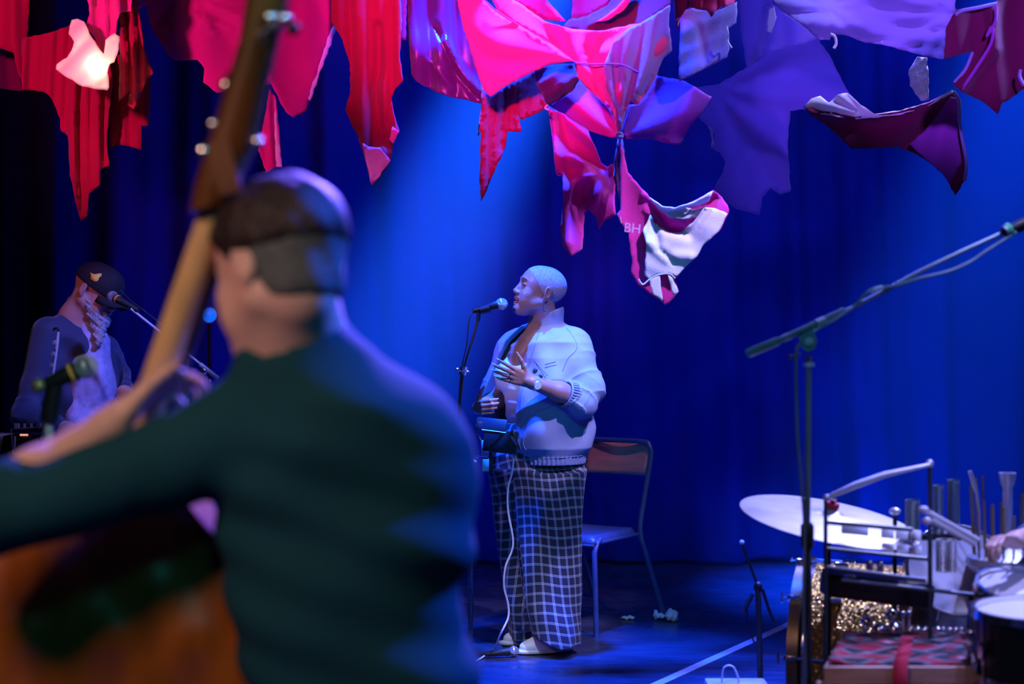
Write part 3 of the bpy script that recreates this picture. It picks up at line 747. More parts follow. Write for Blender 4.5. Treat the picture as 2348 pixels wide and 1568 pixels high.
cloth([(2086, 330), (2120, 300), (2180, 222), (2192, 225), (2196, 300), (2204, 372), (2178, 420), (2158, 394), (2122, 364)], 5.97, 'violet', parent=o23, name='gusset', folds=[('fan', 2190, 212, 9, .02, 160)], res=7)
o24 = cloth([(1775, -60), (2192, -60), (2190, 32), (2172, 60), (2164, 136), (2120, 130), (2088, 120), (2022, 102), (1985, 98), (1935, 80), (1908, 78), (1902, 92), (1880, 92), (1845, 62), (1830, 50), (1800, 30), (1772, 8)], 6.1, 'lavender',
      'broad lavender cotton garment spread along the top right', [('fan', 2192, 30, 16, .02, 300), ('fan', 1900, 20, 9, .02, 120), ('lin', 95, 44, .011), ('lin', 80, 27, .004)], group=GR, res=8)
cloth([(1690, -60), (1790, -60), (1778, 10), (1830, 50), (1882, 86), (1830, 104), (1765, 120), (1728, 146), (1712, 158), (1700, 80)], 6.5, 'sheer', 'dim violet cloth hanging behind the lavender garment', [V(70, .03), ('ridge', [(1765, 20), (1755, 90), (1740, 140)], 12, -.04)], group=GR)
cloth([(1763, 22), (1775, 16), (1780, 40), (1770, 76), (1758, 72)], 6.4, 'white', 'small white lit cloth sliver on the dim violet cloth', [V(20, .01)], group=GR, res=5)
o26 = cloth([(1562, 10), (1600, 22), (1640, 26), (1690, 4), (1688, 52), (1670, 64), (1673, 112), (1668, 131), (1640, 146), (1620, 155), (1600, 166), (1558, 187), (1556, 130), (1560, 60)], 6.15, 'lavender', 'lavender denim leg with creases hanging below the hot pink scrap', [('lin', 70, 44, .003), ('lin', 10, 37, .004), V(80, .012), ('ridge', [(1600, 60), (1620, 150)], 8, .01)], group=GR, res=6)
G().tube(spline([P(1666, 60, 6.1), P(1670, 78, 6.1), P(1668, 92, 6.12), P(1678, 110, 6.1)], 5), .003, 6).build('loose_thread', CM['white'], o26)
cloth([(1538, -60), (1692, -60), (1684, 8), (1652, 16), (1640, 26), (1631, 40), (1620, 24), (1588, 18), (1572, 22), (1560, 40), (1552, 66), (1548, 30)], 5.4, 'pink', 'bright hot pink scrap at the top edge right of centre', [V(30, .02)], group=GR, res=7)
o28 = cloth([(2192, 22), (2285, 8), (2300, -60), (2420, -60), (2420, 190), (2345, 205), (2310, 232), (2298, 236), (2288, 262), (2262, 240), (2240, 226), (2206, 212), (2185, 192), (2215, 150), (2232, 118), (2164, 134), (2170, 62)], 5.6, 'maroon',
      'dark red garment with violet piping in the top right corner', [('ridge', [(2275, 20), (2280, 110), (2200, 205)], 14, -.04), V(85, .03), ('tilt', 0.0006, 0, 2280, 100)], group=GR, res=7)
hem(o28, [(2190, 34), (2208, 24), (2240, 18), (2286, 8)], 5.53, ([], 0), .007, 'lavender', 'piping')
hem(o28, [(2284, 16), (2282, 50), (2262, 84), (2276, 60), (2272, 100), (2236, 160), (2205, 205)], 5.53, ([], 0), .006, 'violet', 'piping')
hem(o28, [(2230, 120), (2214, 158), (2188, 190)], 5.55, ([], 0), .006, 'lavender', 'piping')
hem(o28, [(2340, 160), (2338, 176), (2348, 196)], 5.52, ([], 0), .006, 'lavender', 'piping')
cloth([(2104, 130), (2126, 132), (2130, 228), (2112, 232), (2086, 196), (2084, 160)], 6.3, 'white', 'small crumpled white cloth between the lavender garment and the curved maroon cloth', [('lin', 60, 18, .01), ('lin', -30, 14, .006)], group=GR, res=5)
for k, (a, lb) in enumerate((([(1904, 78), (1914, 84), (1917, 100), (1912, 111)], 'short white cord end hanging from the lavender garment'),
             ([(1256, 240), (1250, 247), (1258, 252)], 'tiny white knot at the tip of the dark plum pouch'))):
    tag(G().tube(spline([P(x, y, 5.8) for x, y in a], 5), .006 if k == 0 else .004, 8).build('cord_end', CM['white']), lb, 'cord')
# knot that ties the pink, magenta and violet cloths
tag(G().torus(P(1421, 311, 5.75), (0.3, 1, 0.2), .010, .006, 16, 8).ball(P(1424, 314, 5.73), (.009, .009, .007)).build('cloth_knot', CM['lavender']), 'small pale knot tying pink, magenta and violet cloths together', 'knot')
# --- glowing cloth shade
M['glow'] = mat('lit_lamp_fabric', (1.0, 0.82, 0.70), 0.8, emit=0.42, ecol=(1.0, 0.45, 0.40), transl=0.5)
M['glow_hot'] = mat('lit_lamp_centre', (1.0, 0.9, 0.7), 0.8, emit=3.2, ecol=(1.0, 0.80, 0.55))
sh = thing('lamp_shade', P(200, 140, 5.6), 'glowing white cloth-wrapped stage lamp among the red cloths', 'lamp')
cloth([(160, 60), (165, 46), (178, 43), (193, 50), (205, 78), (222, 104), (238, 124), (240, 112), (242, 92), (262, 76), (274, 84), (272, 112), (262, 142), (252, 146), (246, 166), (250, 200), (246, 207), (190, 198), (150, 175), (128, 158), (130, 148), (154, 132), (164, 116), (170, 96), (158, 78)], 5.6, M['glow'], parent=sh, name='wrapped_fabric', folds=[('bulge', 215, 150, 60, -.07), ('lin', 40, 50, .02)], res=6)
G().ball(P(222, 156, 5.54), (.028, .02, .022)).build('bulb', M['glow_hot'], sh)
lamp('shade_bulb', tuple(P(222, 150, 5.45)), tuple(P(222, 150, 5.0)), 3, (1.0, 0.5, 0.35), kind='POINT', radius=0.05)

# ================================================================== SINGER
M['denim'] = mat('pale_denim', (0.29, 0.33, 0.48), 0.8, var=0.10, nscale=14, bump=0.12, bscale=700)
M['thread'] = mat('denim_seam_thread', (0.22, 0.25, 0.40), 0.8)
M['top'] = mat('white_ribbed_top', (0.85, 0.84, 0.90), 0.7, var=0.03, bump=0.1, bscale=300)
M['shoe'] = mat('white_leather', (0.85, 0.85, 0.85), 0.4, var=0.03)
M['buzz'] = mat('bleached_buzz_cut', (0.72, 0.64, 0.62), 0.8, var=0.25, nscale=120, bump=1.0, bscale=500)
M['brow'] = mat('dark_eyebrow', (0.05, 0.03, 0.03), 0.8)
M['lip'] = mat('lip', (0.42, 0.15, 0.16), 0.35)
M['tooth'] = mat('tooth', (0.85, 0.83, 0.80), 0.3)
M['mouth'] = mat('mouth_cavity', (0.06, 0.01, 0.015), 0.6)
M['watch'] = mat('watch_steel', (0.70, 0.82, 0.75), 0.25, 0.7)
M['dial'] = mat('watch_dial', (0.70, 0.95, 0.85), 0.2)
def plaid():
    m = mat('checked_trouser_cloth', (0.02, 0.022, 0.04), 0.85, sheen=0.1)
    nt = m.node_tree; N = nt.nodes; L = nt.links; b = N['Principled BSDF']
    at = N.new('ShaderNodeAttribute'); at.attribute_name = 'cloth_uv'
    sp = N.new('ShaderNodeSeparateXYZ'); L.new(at.outputs['Vector'], sp.inputs[0])
    def mth(op, a, b_=None):
        n = N.new('ShaderNodeMath'); n.operation = op
        for i, x in enumerate((a, b_)):
            if x is None: continue
            if isinstance(x, (int, float)): n.inputs[i].default_value = x
            else: L.new(x, n.inputs[i])
        return n.outputs[0]
    def line(s):
        f = mth('FRACT', mth('MULTIPLY', s, 1 / 0.041))
        c = mth('ABSOLUTE', mth('SUBTRACT', f, 0.5))
        one = mth('LESS_THAN', c, 0.125); gap = mth('LESS_THAN', c, 0.035)
        return mth('SUBTRACT', one, mth('MULTIPLY', gap, 0.6))
    lx, lz = line(sp.outputs[0]), line(sp.outputs[1])
    s = mth('MINIMUM', mth('ADD', mth('MULTIPLY', lx, 0.42), mth('MULTIPLY', lz, 0.42)), 1.0)
    mx = N.new('ShaderNodeMix'); mx.data_type = 'RGBA'
    L.new(s, mx.inputs[0]); mx.inputs[6].default_value = (0.012, 0.014, 0.035, 1); mx.inputs[7].default_value = (0.45, 0.52, 0.56, 1)
    L.new(mx.outputs[2], b.inputs['Base Color'])
    return m
M['plaid'] = plaid()

singer = thing('person', P(1235, 1491, 6.5) * 1.0, 'person singing in a pale denim jacket and checked wide trousers', 'person')
singer.location.z = 0.0
C0 = (P(1240, 0, 6.58).x, 6.58)
FW = Vector((-0.82, -0.57, 0)).normalized(); LT = Vector((FW.y * -1.0, FW.x, 0)); LT = Vector((0.57, -0.82, 0)).normalized()
def T(l, f, z): return Vector((C0[0] + LT.x * l + FW.x * f, C0[1] + LT.y * l + FW.y * f, z))
LF = dict(C=C0, L=(LT.x, LT.y), W=(FW.x, FW.y))

# head frame: looks to stage left of the picture, chin lifted, turned a little to the camera
HC = P(1236, 668, 6.50)
HF = Frame(HC, (-0.93, -0.24, 0.25), (0.2, -0.03, 1), 0.97)
B = Body((-0.32, 6.0, 0.80), (0.48, 7.0, 1.72), 0.0034)
head(B, HF, mouth=0.013, jawdrop=0.004)
# neck and chest
B.add(cone(HF(0, -0.030, -0.055), P(1248, 745, 6.56), 0.055, 0.062), 0.02)
B.add(cone(P(1248, 735, 6.56), P(1243, 775, 6.58), 0.060, 0.085), 0.03)
B.add(loft([(0.84, 0, 0, .16, .11), (1.0, 0, 0, .165, .12), (1.15, 0, .01, .17, .13), (1.3, 0, .01, .18, .115), (1.37, 0, .0, .12, .085), (1.40, 0, 0, .07, .06)], **LF), 0.03)
for s_ in (-1, 1): B.add(cone(T(0.09 * s_, 0.085, 1.33), T(0.02 * s_, 0.095, 1.31), 0.012, 0.008), 0.02)   # collar bones
# her left arm, forearm raised across the body, back of the hand to the camera
SH_L, EL_L, WR_L = P(1330, 800, 6.50), P(1330, 915, 6.36), P(1221, 877, 6.235)
B.add(cone(SH_L, EL_L, 0.056, 0.047), 0.02)
B.add(cone(EL_L, EL_L.lerp(WR_L, 0.45), 0.045, 0.043), 0.02)
B.add(cone(EL_L.lerp(WR_L, 0.45), WR_L, 0.042, 0.027), 0.02)
hd = P(1122, 838, 6.15) - P(1215, 872, 6.235)
BASES = []
B.add(cone(WR_L, WR_L + hd.normalized() * 0.03, 0.027, 0.024), 0.015)
tipsL = hand(B, WR_L + hd.normalized() * 0.012, hd, (0.15, 0.75, 0.55), (0.45, -0.1, 0.9), curl=(0.10, 0.02, 0.10, 0.22), spread=0.085, thumb=(0.75, 0.75, 0.0), k=0.98, tcurl=0.1, bases=BASES)
# her right forearm and half-closed hand
EL_R, WR_R = T(-0.20, 0.10, 1.09), P(1096, 935, 6.50)
B.add(cone(T(-0.18, 0, 1.33), EL_R, 0.052, 0.044), 0.02)
B.add(cone(EL_R, WR_R, 0.042, 0.027), 0.02)
tipsR = hand(B, WR_R + Vector((-0.008, 0, 0)), (0.35, -0.85, 0.05), (0.85, 0.35, -0.2), (-0.1, -0.1, 0.98), curl=(0.85, 0.95, 1.0, 1.0), spread=0.03, thumb=(0.6, 0.9, 0.1), k=0.95)
B.build('body', M['skin_dark'], singer, smooth=1)
# nails
M['nail'] = mat('pale_nail', (0.85, 0.85, 0.85), 0.2)
for p, d_ in tipsL + tipsR:
    R = Vector(d_).to_track_quat('Z', 'Y').to_matrix()
    G().ball(p + Vector(d_) * 0.007 + Vector((0, -0.003, 0.002)), (0.0052, 0.003, 0.009), 8, R).build('fingernail', M['nail'], singer)
# hair: a cropped cap over the skull
B = Body(HC - Vector((.15, .15, .12)), HC + Vector((.17, .15, .16)), 0.003)
B.add(HF.e((0, -0.022, 0.036), (0.0755, 0.0995, 0.0835)), 0.02); B.add(HF.e((0, 0.027, 0.031), (0.0630, 0.0630, 0.0705)), 0.03)
def hairline(X, Y, Z):
    x, y, z = X - HC.x, Y - HC.y, Z - HC.z
    R = HF.R / 1.0
    ly = (R[0, 1] * x + R[1, 1] * y + R[2, 1] * z); lz = (R[0, 2] * x + R[1, 2] * y + R[2, 2] * z); lx = R[0, 0] * x + R[1, 0] * y + R[2, 0] * z
    front = (ly - 0.080) * 0.8 - (lz - 0.072) * 0.7                 # forehead line
    low = -lz - 0.080 + np.clip(ly + 0.055, 0, 1) * 1.25             # around the ear to the nape
    return np.maximum(front, low)
B.cutf(hairline)
B.build('hair', M['buzz'], singer, smooth=1)
# brow, lips, teeth, inside of the mouth
for s_ in (-1, 1): G().tube(spline([HF(0.014 * s_, 0.0955, 0.0335), HF(0.030 * s_, 0.0925, 0.0390), HF(0.049 * s_, 0.0775, 0.0320)], 5), [0.0012] + [0.0022] * 9 + [0.001], 8).build('eyebrow', M['brow'], singer)
for s_ in (-1, 1): G().tube(spline([HF(0.020 * s_, 0.0890, 0.0105), HF(0.032 * s_, 0.0905, 0.0070), HF(0.045 * s_, 0.0815, 0.0095)], 5), 0.0016, 6).build('eyelash', M['brow'], singer)
g = G()
XS = (-0.020, -0.014, -0.006, 0, 0.006, 0.014, 0.020)
up = [HF(x, 0.1010 - x * x * 26, -0.0545 - abs(x) * 0.30) for x in XS]
lo = [HF(x, 0.0965 - x * x * 24, -0.0810 + abs(x) * 0.60) for x in XS]
g.tube(spline(up, 3), [0.0015] + [0.0036] * 17 + [0.0015], 8); g.tube(spline(lo, 3), [0.0015] + [0.0046] * 17 + [0.0015], 8)
g.build('lips', M['lip'], singer)
g = G()
for i in range(-3, 4): g.box(HF(i * 0.0052, 0.0930 - abs(i) * 0.0012, -0.0600), (0.0025, 0.0020, 0.0040), X=HF.x, Z=HF.z, bev=0.0008)
g.build('teeth', M['tooth'], singer)
G().ball(HF(0, 0.078, -0.068), (0.016, 0.012, 0.012), 10).build('mouth_inside', M['mouth'], singer)
# earring, watch, rings
g = G(); e0 = HF(0.082, -0.014, -0.036)
g.torus(e0 - HF.z * 0.006, HF.y, 0.006, 0.0012, 16, 6)
for k in range(4): g.ball(e0 - Vector((0, 0, 0.018 + k * 0.008)), 0.0036 + 0.0006 * k, 8)
g.build('earring', M['chrome'], singer)
wd = (EL_L - WR_L).normalized(); wn = Vector((0.1, -0.95, -0.15)); wn = (wn - wd * wn.dot(wd)).normalized()
wc = WR_L + wd * 0.010
wt = G().lathe(wc - wd * 0.009, wd, [(0, .0285), (0, .031), (.018, .032), (.018, .0295)], 24, closed=True).build('watch_strap', M['watch'], singer)
g = G().lathe(wc + wn * 0.026, wn, [(0, .0), (0, .019), (.007, .0195), (.009, .017), (.009, 0)], 24); g.build('watch_case', M['watch'], wt)
g = G().lathe(wc + wn * 0.0355, wn, [(0, .0165), (.001, 0)], 24); g.build('watch_dial', M['dial'], wt)
g = G()
for i, off in ((3, 0.016), (2, 0.018)):
    q, fd_ = BASES[i]; G().torus(q + fd_ * off, fd_, 0.0092, 0.0018, 16, 6).build('ring', M['chrome'], singer)

# white top
B = Body((-0.2, 6.2, 0.90), (0.35, 6.9, 1.42), 0.0042)
B.add(loft([(0.965, 0, .0, .168, .125), (1.02, 0, .01, .170, .135), (1.12, 0, .01, .175, .140), (1.25, 0, .01, .186, .135), (1.36, 0, 0, .17, .105), (1.41, 0, 0, .13, .08)], **LF,
           disp=lambda th, z, l, g_: 0.0016 * np.sin(z * 95 + l * 20) + 0.0010 * np.sin(z * 210)), 0.02)
for s_ in (-1, 1): B.add(ell(T(0.080 * s_ - 0.022, 0.098 + (0 if s_ < 0 else -0.02), 1.195), (0.072, 0.072, 0.072)), 0.03)
B.add(loft([(0.965, 0, .0, .171, .128), (0.992, 0, .005, .172, .133)], **LF), 0.004)
def neckline(X, Y, Z):     # low scoop in front, straps over the shoulders
    l = (X - C0[0]) * LT.x + (Y - C0[1]) * LT.y; f = (X - C0[0]) * FW.x + (Y - C0[1]) * FW.y
    scoop = (Z - (1.245 + 2.6 * l * l)) ; 
    return np.where(f > -0.02, scoop, -0.05)
B.cutf(neckline)
B.build('top', M['top'], singer)

# trousers
def creases(th, z, l, g_):
    return 0.006 * np.sin(3 * th + 7 * z) * np.clip(1.0 - z, 0, 1) + 0.005 * np.sin(5 * th + 4 * z + 1) + 0.004 * np.sin(2 * th + 28 * z) * np.clip(0.35 - z, 0, 0.3) * 4
B = Body((-0.32, 6.15, 0.0), (0.5, 7.0, 1.02), 0.0055)
def leg(secs):   # rings given in picture columns: (row, left, right, depth of centre, thickness)
    out_ = []
    for row, x0, x1, d, t in secs:
        a, b = P(x0, row, d), P(x1, row, d)
        out_.append((a.z, (a.x + b.x) / 2, d, (b.x - a.x) / 2, t))
    return loft(out_, C=(0, 0), L=(1, 0), W=(0, 1), p=2.2, disp=creases)
B.add(leg([(1478, 1226, 1326, 6.42, .12), (1440, 1212, 1328, 6.44, .125), (1380, 1200, 1329, 6.46, .13), (1280, 1190, 1330, 6.48, .135), (1180, 1178, 1335, 6.50, .14), (1080, 1168, 1344, 6.52, .145)]), 0.02)
B.add(leg([(1462, 1172, 1262, 6.58, .11), (1440, 1168, 1265, 6.58, .115), (1380, 1160, 1262, 6.58, .12), (1280, 1146, 1260, 6.60, .125), (1180, 1134, 1260, 6.60, .13), (1080, 1124, 1260, 6.60, .14)]), 0.006)
B.add(leg([(1115, 1138, 1334, 6.56, .13), (1080, 1126, 1344, 6.56, .155), (1040, 1126, 1342, 6.56, .16), (990, 1140, 1325, 6.58, .135), (968, 1150, 1315, 6.58, .125)]), 0.03)
B.cutf(lambda X, Y, Z: np.where(Y < 6.50, 0.008 + 0.085 * np.clip((0.27 - X) / 0.19, 0, 1), 0.035) - Z)
me = B.mesh('trousers', 1)
def tuv(x, y, z):
    row = CY + (EYE - z) * F / 6.45
    cxn = (np.interp(row, [960, 1080, 1280, 1480], [1234, 1252, 1260, 1276]) - CX) / F * 6.47
    lft = (np.interp(row, [1080, 1180, 1280, 1380, 1440, 1480], [1168, 1178, 1190, 1200, 1212, 1226]) - CX) / F * 6.40
    far = (x < lft + 0.012) & (z < 0.80)
    u = np.where(far, 0.115 * np.arctan2(x - 0.07, 6.60 - y) - 0.05 * z, 0.165 * np.arctan2(x - cxn, 6.50 - y) + 0.06 * z)
    u = u + 0.006 * np.sin(z * 9)
    v_ = z + 0.5 * (x - 0.12) ** 2 - 0.035 * x + 0.006 * np.sin(x * 26 + z * 5) + np.where(far, 0.012, 0)
    return u, v_
uvw(me, tuv)
put('trousers', me, M['plaid'], singer)
# shoes
def shoe(c, yaw, parent, nm='shoe'):
    fr = Frame(Vector((c.x, c.y, 0)), (math.cos(yaw), math.sin(yaw), 0))
    B = Body(Vector((c.x - .18, c.y - .18, -0.004)), Vector((c.x + .18, c.y + .18, .13)), 0.0035)
    B.add(fr.e((0, 0.060, 0.030), (0.043, 0.075, 0.034)), 0.02); B.add(fr.e((0, -0.070, 0.040), (0.036, 0.055, 0.045)), 0.02)
    B.add(fr.c((0, 0.05, 0.040), (0, -0.06, 0.075), 0.034, 0.034), 0.02)
    B.add(fr.e((0, 0.02, 0.012), (0.046, 0.130, 0.018)), 0.006)
    B.cut(ell(fr(0, -0.060, 0.125), (0.026, 0.034, 0.045), fr.R), 0.006)
    B.cutf(lambda X, Y, Z: 0.001 - Z + 0 * X + 0 * Y)
    o = B.build(nm, M['shoe'], parent)
    g = G()
    for k in range(3): g.tube(spline([fr(-0.024, 0.035 - k * 0.02, 0.066 + k * .008), fr(0, 0.035 - k * 0.02, 0.078 + k * .008), fr(0.024, 0.035 - k * 0.02, 0.066 + k * .008)], 3), 0.0025, 6)
    g.build('laces', M['shoe'], o)
    pts = [fr(0.046 * math.sin(a), 0.020 + 0.131 * math.cos(a), 0.012) for a in np.linspace(0, 2 * PI, 33)]
    G().tube(pts, 0.008, 6, cap=False).build('sole', M['white_plastic'], o)
shoe(P(1258, 1484, 6.47), PI + 0.36, singer)
shoe(P(1222, 1466, 6.64), PI + 0.20, singer)

# jacket: a hollow shell that hangs open, sleeves pushed up
def rg(a): return (1 - np.abs(np.sin(a))) ** 3 - 0.15
def jfold(th, z, l, g_):
    return (0.009 * np.sin(4 * th + 11 * z) + 0.0055 * np.sin(30 * z + 5 * th + 9 * l) + 0.004 * np.sin(9 * th - 18 * z)) * np.clip((z - 0.85) * 8, 0, 1) + 0.011 * rg(7 * l + 5 * z + 0.8) * np.clip((z - 0.9) * 8, 0, 1) + 0.008 * rg(11 * z - 5 * l + 1.5) * np.clip((z - 0.9) * 8, 0, 1) + np.where(z < 0.86, 0.0022 * np.sin(70 * th), 0)
B = Body((-0.36, 6.02, 0.76), (0.52, 7.0, 1.56), 0.0042)
TOR = [(0.818, -.005, .0, .225, .165), (0.858, -.005, .0, .234, .170), (0.89, -.005, .0, .255, .190), (1.02, -.005, .0, .262, .195), (1.15, -.005, .0, .262, .190), (1.28, -.005, .0, .252, .165), (1.35, 0, -.005, .225, .135), (1.395, 0, -.01, .16, .105), (1.425, 0, -.01, .10, .085)]
B.add(loft(TOR, **LF, p=2.3, disp=jfold), 0.02)
def sleeve(a, b, ra, rb, amp=0.006, fr=70):
    f0, lo, hi = cone(a, b, ra, rb); A_, D_ = V3(a), V3(Vector(b) - Vector(a)); L2 = float(D_ @ D_)
    def f(X, Y, Z):
        t = ((X - A_[0]) * D_[0] + (Y - A_[1]) * D_[1] + (Z - A_[2]) * D_[2]) / L2
        return f0(X, Y, Z) - amp * 1.5 * (rg(0.45 * (t * math.sqrt(L2) * fr + 16 * X + 14 * Z + 5 * Y)) + 0.3 * np.sin(31 * X + 40 * Z)) * np.clip(t + 0.2, 0, 1)
    return f, lo - 0.01, hi + 0.01
CU = EL_L.lerp(WR_L, 0.20)
B.add(sleeve(P(1315, 790, 6.52), P(1340, 890, 6.42), 0.076, 0.082, 0.008, 85), 0.05)
B.add(sleeve(P(1342, 890, 6.42), EL_L.lerp(WR_L, 0.02) + Vector((0.0, 0, -0.008)), 0.082, 0.070, 0.010, 120), 0.03)
B.add(sleeve(EL_L + Vector((0.01, 0, -0.02)), CU, 0.066, 0.058, 0.007, 170), 0.02)
B.add(sleeve(T(-0.17, 0, 1.34), T(-0.215, 0.09, 1.12), 0.075, 0.075), 0.04)
B.add(sleeve(T(-0.215, 0.09, 1.12), EL_R.lerp(WR_R, 0.45), 0.068, 0.052, 0.005, 120), 0.03)
# stand collar
NK = HF(0, -0.030, -0.055).lerp(P(1248, 745, 6.56), 0.6)
B.add(cone(P(1246, 758, 6.57), P(1253, 714, 6.55), 0.088, 0.078), 0.02)
# hollow it out
B.cut(loft([(z, a, b, c - .014, d - .014) for z, a, b, c, d in TOR[:1]] + [(0.76, 0, 0, .21, .15)] + [(z, a, b, c - .032, d - .032) for z, a, b, c, d in TOR[1:]], **LF, p=2.3), 0.004)
B.cut(cone(P(1248, 790, 6.57), P(1256, 690, 6.55), 0.079, 0.062), 0.004)
B.cut(cone(EL_L.lerp(WR_L, -0.05), EL_L.lerp(WR_L, 0.6), 0.050, 0.050), 0.004)
B.cut(cone(EL_R, EL_R.lerp(WR_R, 0.9), 0.043, 0.043), 0.004)
def opening(X, Y, Z):
    l = (X - C0[0]) * LT.x + (Y - C0[1]) * LT.y; f = (X - C0[0]) * FW.x + (Y - C0[1]) * FW.y
    le = np.interp(Z, [0.85, 0.95, 1.1, 1.25, 1.35, 1.42, 1.5], [0.065, 0.068, 0.078, 0.088, 0.090, 0.078, 0.085])
    ri = np.interp(Z, [0.85, 0.95, 1.1, 1.25, 1.35, 1.42, 1.5], [-0.175, -0.185, -0.190, -0.170, -0.115, -0.060, -0.05])
    w_ = np.minimum(le - l, l - ri)          # >0 inside the opening
    return np.minimum(w_, f - 0.0)
B.cutf(opening)
B.cutf(lambda X, Y, Z: Z - 1.475 - (X - P(1254, 716, 6.55).x) * 0.45 + 0 * Y)    # slanting top of the collar
jk = B.build('jacket', M['denim'], singer)
# ray onto the jacket to lay seams, pocket and stitching on the cloth
from mathutils.bvhtree import BVHTree
def laid(obj, rows, r, m, name, parent, lift=0.001, n=4, d0=5.6):
    dg = bpy.context.evaluated_depsgraph_get(); bv = BVHTree.FromObject(obj, dg)
    pts = []
    o = Vector((0, 0, EYE)); inv = -parent_shift(obj)
    sp = spline([Vector((a, b, 0)) for a, b in rows], n)
    for q in sp:
        dr = (P(q.x, q.y, 6.5) - o).normalized(); h_, nn, _, _ = bv.ray_cast(o, dr)
        if h_ is not None and (not pts or (h_ - pts[-1]).length < 0.05): pts.append(h_ - dr * lift)
    if len(pts) < 2: return None
    return G().tube(pts, r, 6).build(name, m, parent)
def parent_shift(o): return Vector((0, 0, 0))
for rows in ([(1284, 715), (1318, 735), (1345, 762), (1352, 800), (1352, 845)], [(1292, 713), (1325, 733), (1354, 762), (1361, 800), (1362, 850)],      # double seam down the sleeve
             [(1300, 752), (1318, 778), (1322, 800), (1302, 822), (1290, 850)],            # armhole
             [(1250, 835), (1262, 832), (1274, 829)], [(1250, 842), (1262, 839), (1276, 836)],
             [(1236, 760), (1224, 800), (1208, 850), (1197, 910), (1191, 980), (1186, 1040)],
             [(1212, 950), (1232, 942), (1258, 935), (1270, 930)], [(1212, 950), (1203, 985), (1200, 1020), (1214, 1040)],
             [(1192, 1042), (1240, 1050), (1290, 1049), (1350, 1043)]):
    laid(jk, rows, 0.0019, M['thread'], 'seam', jk)
# cuff gathers
g = G(); cd = (WR_L - EL_L).normalized(); cu = cd.orthogonal().normalized(); cw = cd.cross(cu)
cc = EL_L.lerp(WR_L, 0.22)
for k in range(30):
    a = 2 * PI * k / 30; rr_ = 0.057
    dv = cu * math.cos(a) + cw * math.sin(a)
    g.tube([cc + dv * rr_ - cd * 0.022, cc + dv * (rr_ + 0.004), cc + dv * (rr_ - 0.002) + cd * 0.026], 0.0042, 6)
g.torus(cc + cd * 0.024, cd, rr_ - 0.003, 0.005, 30, 8)
g.build('cuff', M['denim'], jk)
# clipped-on glasses at the jacket front
g = G()
for a, b in (((1224, 827), (1252, 868)), ((1228, 832), (1256, 862))): g.tube([P(a[0], a[1], 6.24), P(b[0], b[1], 6.24)], 0.0014, 6)
g.build('spectacle_arms', M['chrome'], jk)
G().ball(P(1227, 850, 6.24), (0.010, 0.006, 0.014), 12, Matrix.Rotation(0.5, 3, 'Y')).ball(P(1240, 862, 6.24), (0.010, 0.005, 0.007), 12, Matrix.Rotation(0.6, 3, 'Y')).build('spectacle_lenses', M['black_paint'], jk)

# ================================================================== DOUBLE BASS PLAYER (close to the camera, seen from behind)
M['shirt'] = mat('dark_teal_shirt', (0.010, 0.065, 0.085), 0.85, var=0.1, nscale=5, spec=0.1)
M['hair_dark'] = mat('dark_brown_hair', (0.020, 0.010, 0.010), 0.5, var=0.3, nscale=60, bump=0.6, bscale=200, stretch=(1, 1, .3))
M['hair_grey'] = mat('greying_hair', (0.11, 0.13, 0.13), 0.7, var=0.25, nscale=60, bump=0.6, bscale=200)
player = thing('person', (P(780, 0, 2.5).x, 2.5, 0), 'person in a dark teal shirt seen from behind, playing the double bass', 'person')
HB = Frame(P(632, 615, 2.43), (-0.74, 0.62, -0.25), (-0.08, 0.1, 1), 1.13)
B = Body((-1.15, 2.0, 0.30), (0.12, 3.0, 1.62), 0.0075)
head(B, HB)
B.add(cone(HB(0, -0.035, -0.05), P(672, 770, 2.47), 0.066, 0.075), 0.03)
SH, EB, WR = P(600, 965, 2.43), P(-70, 1190, 2.28), P(252, 975, 2.44)
B.add(cone(P(672, 760, 2.47), P(700, 880, 2.5), 0.08, 0.12), 0.04)
B.add(cone(EB, EB.lerp(WR, 0.45), 0.044, 0.042), 0.02); B.add(cone(EB.lerp(WR, 0.45), WR, 0.041, 0.028), 0.02)
B.add(cone(WR, WR + (P(330, 900, 2.48) - WR).normalized() * 0.03, 0.029, 0.026), 0.015)
hand(B, WR + (P(330, 900, 2.48) - WR).normalized() * 0.012, P(352, 885, 2.50) - WR, (0.7, -0.1, -0.7), (0.1, -0.9, 0.3), curl=(0.55, 0.6, 0.6, 0.6), spread=0.03, thumb=(0.9, 0.35, 0.1), k=1.05)
# right hand that plucks, hidden in front of him
B.add(cone(P(640, 1260, 2.74), P(420, 1330, 2.82), 0.04, 0.03), 0.02)
hand(B, P(420, 1330, 2.82), (-0.9, 0.1, -0.3), (0, 0.5, -0.8), (0.1, 0.8, 0.3), curl=(0.4, 0.5, 0.6, 0.6), k=1.05)
B.build('body', M['skin_light'], player)
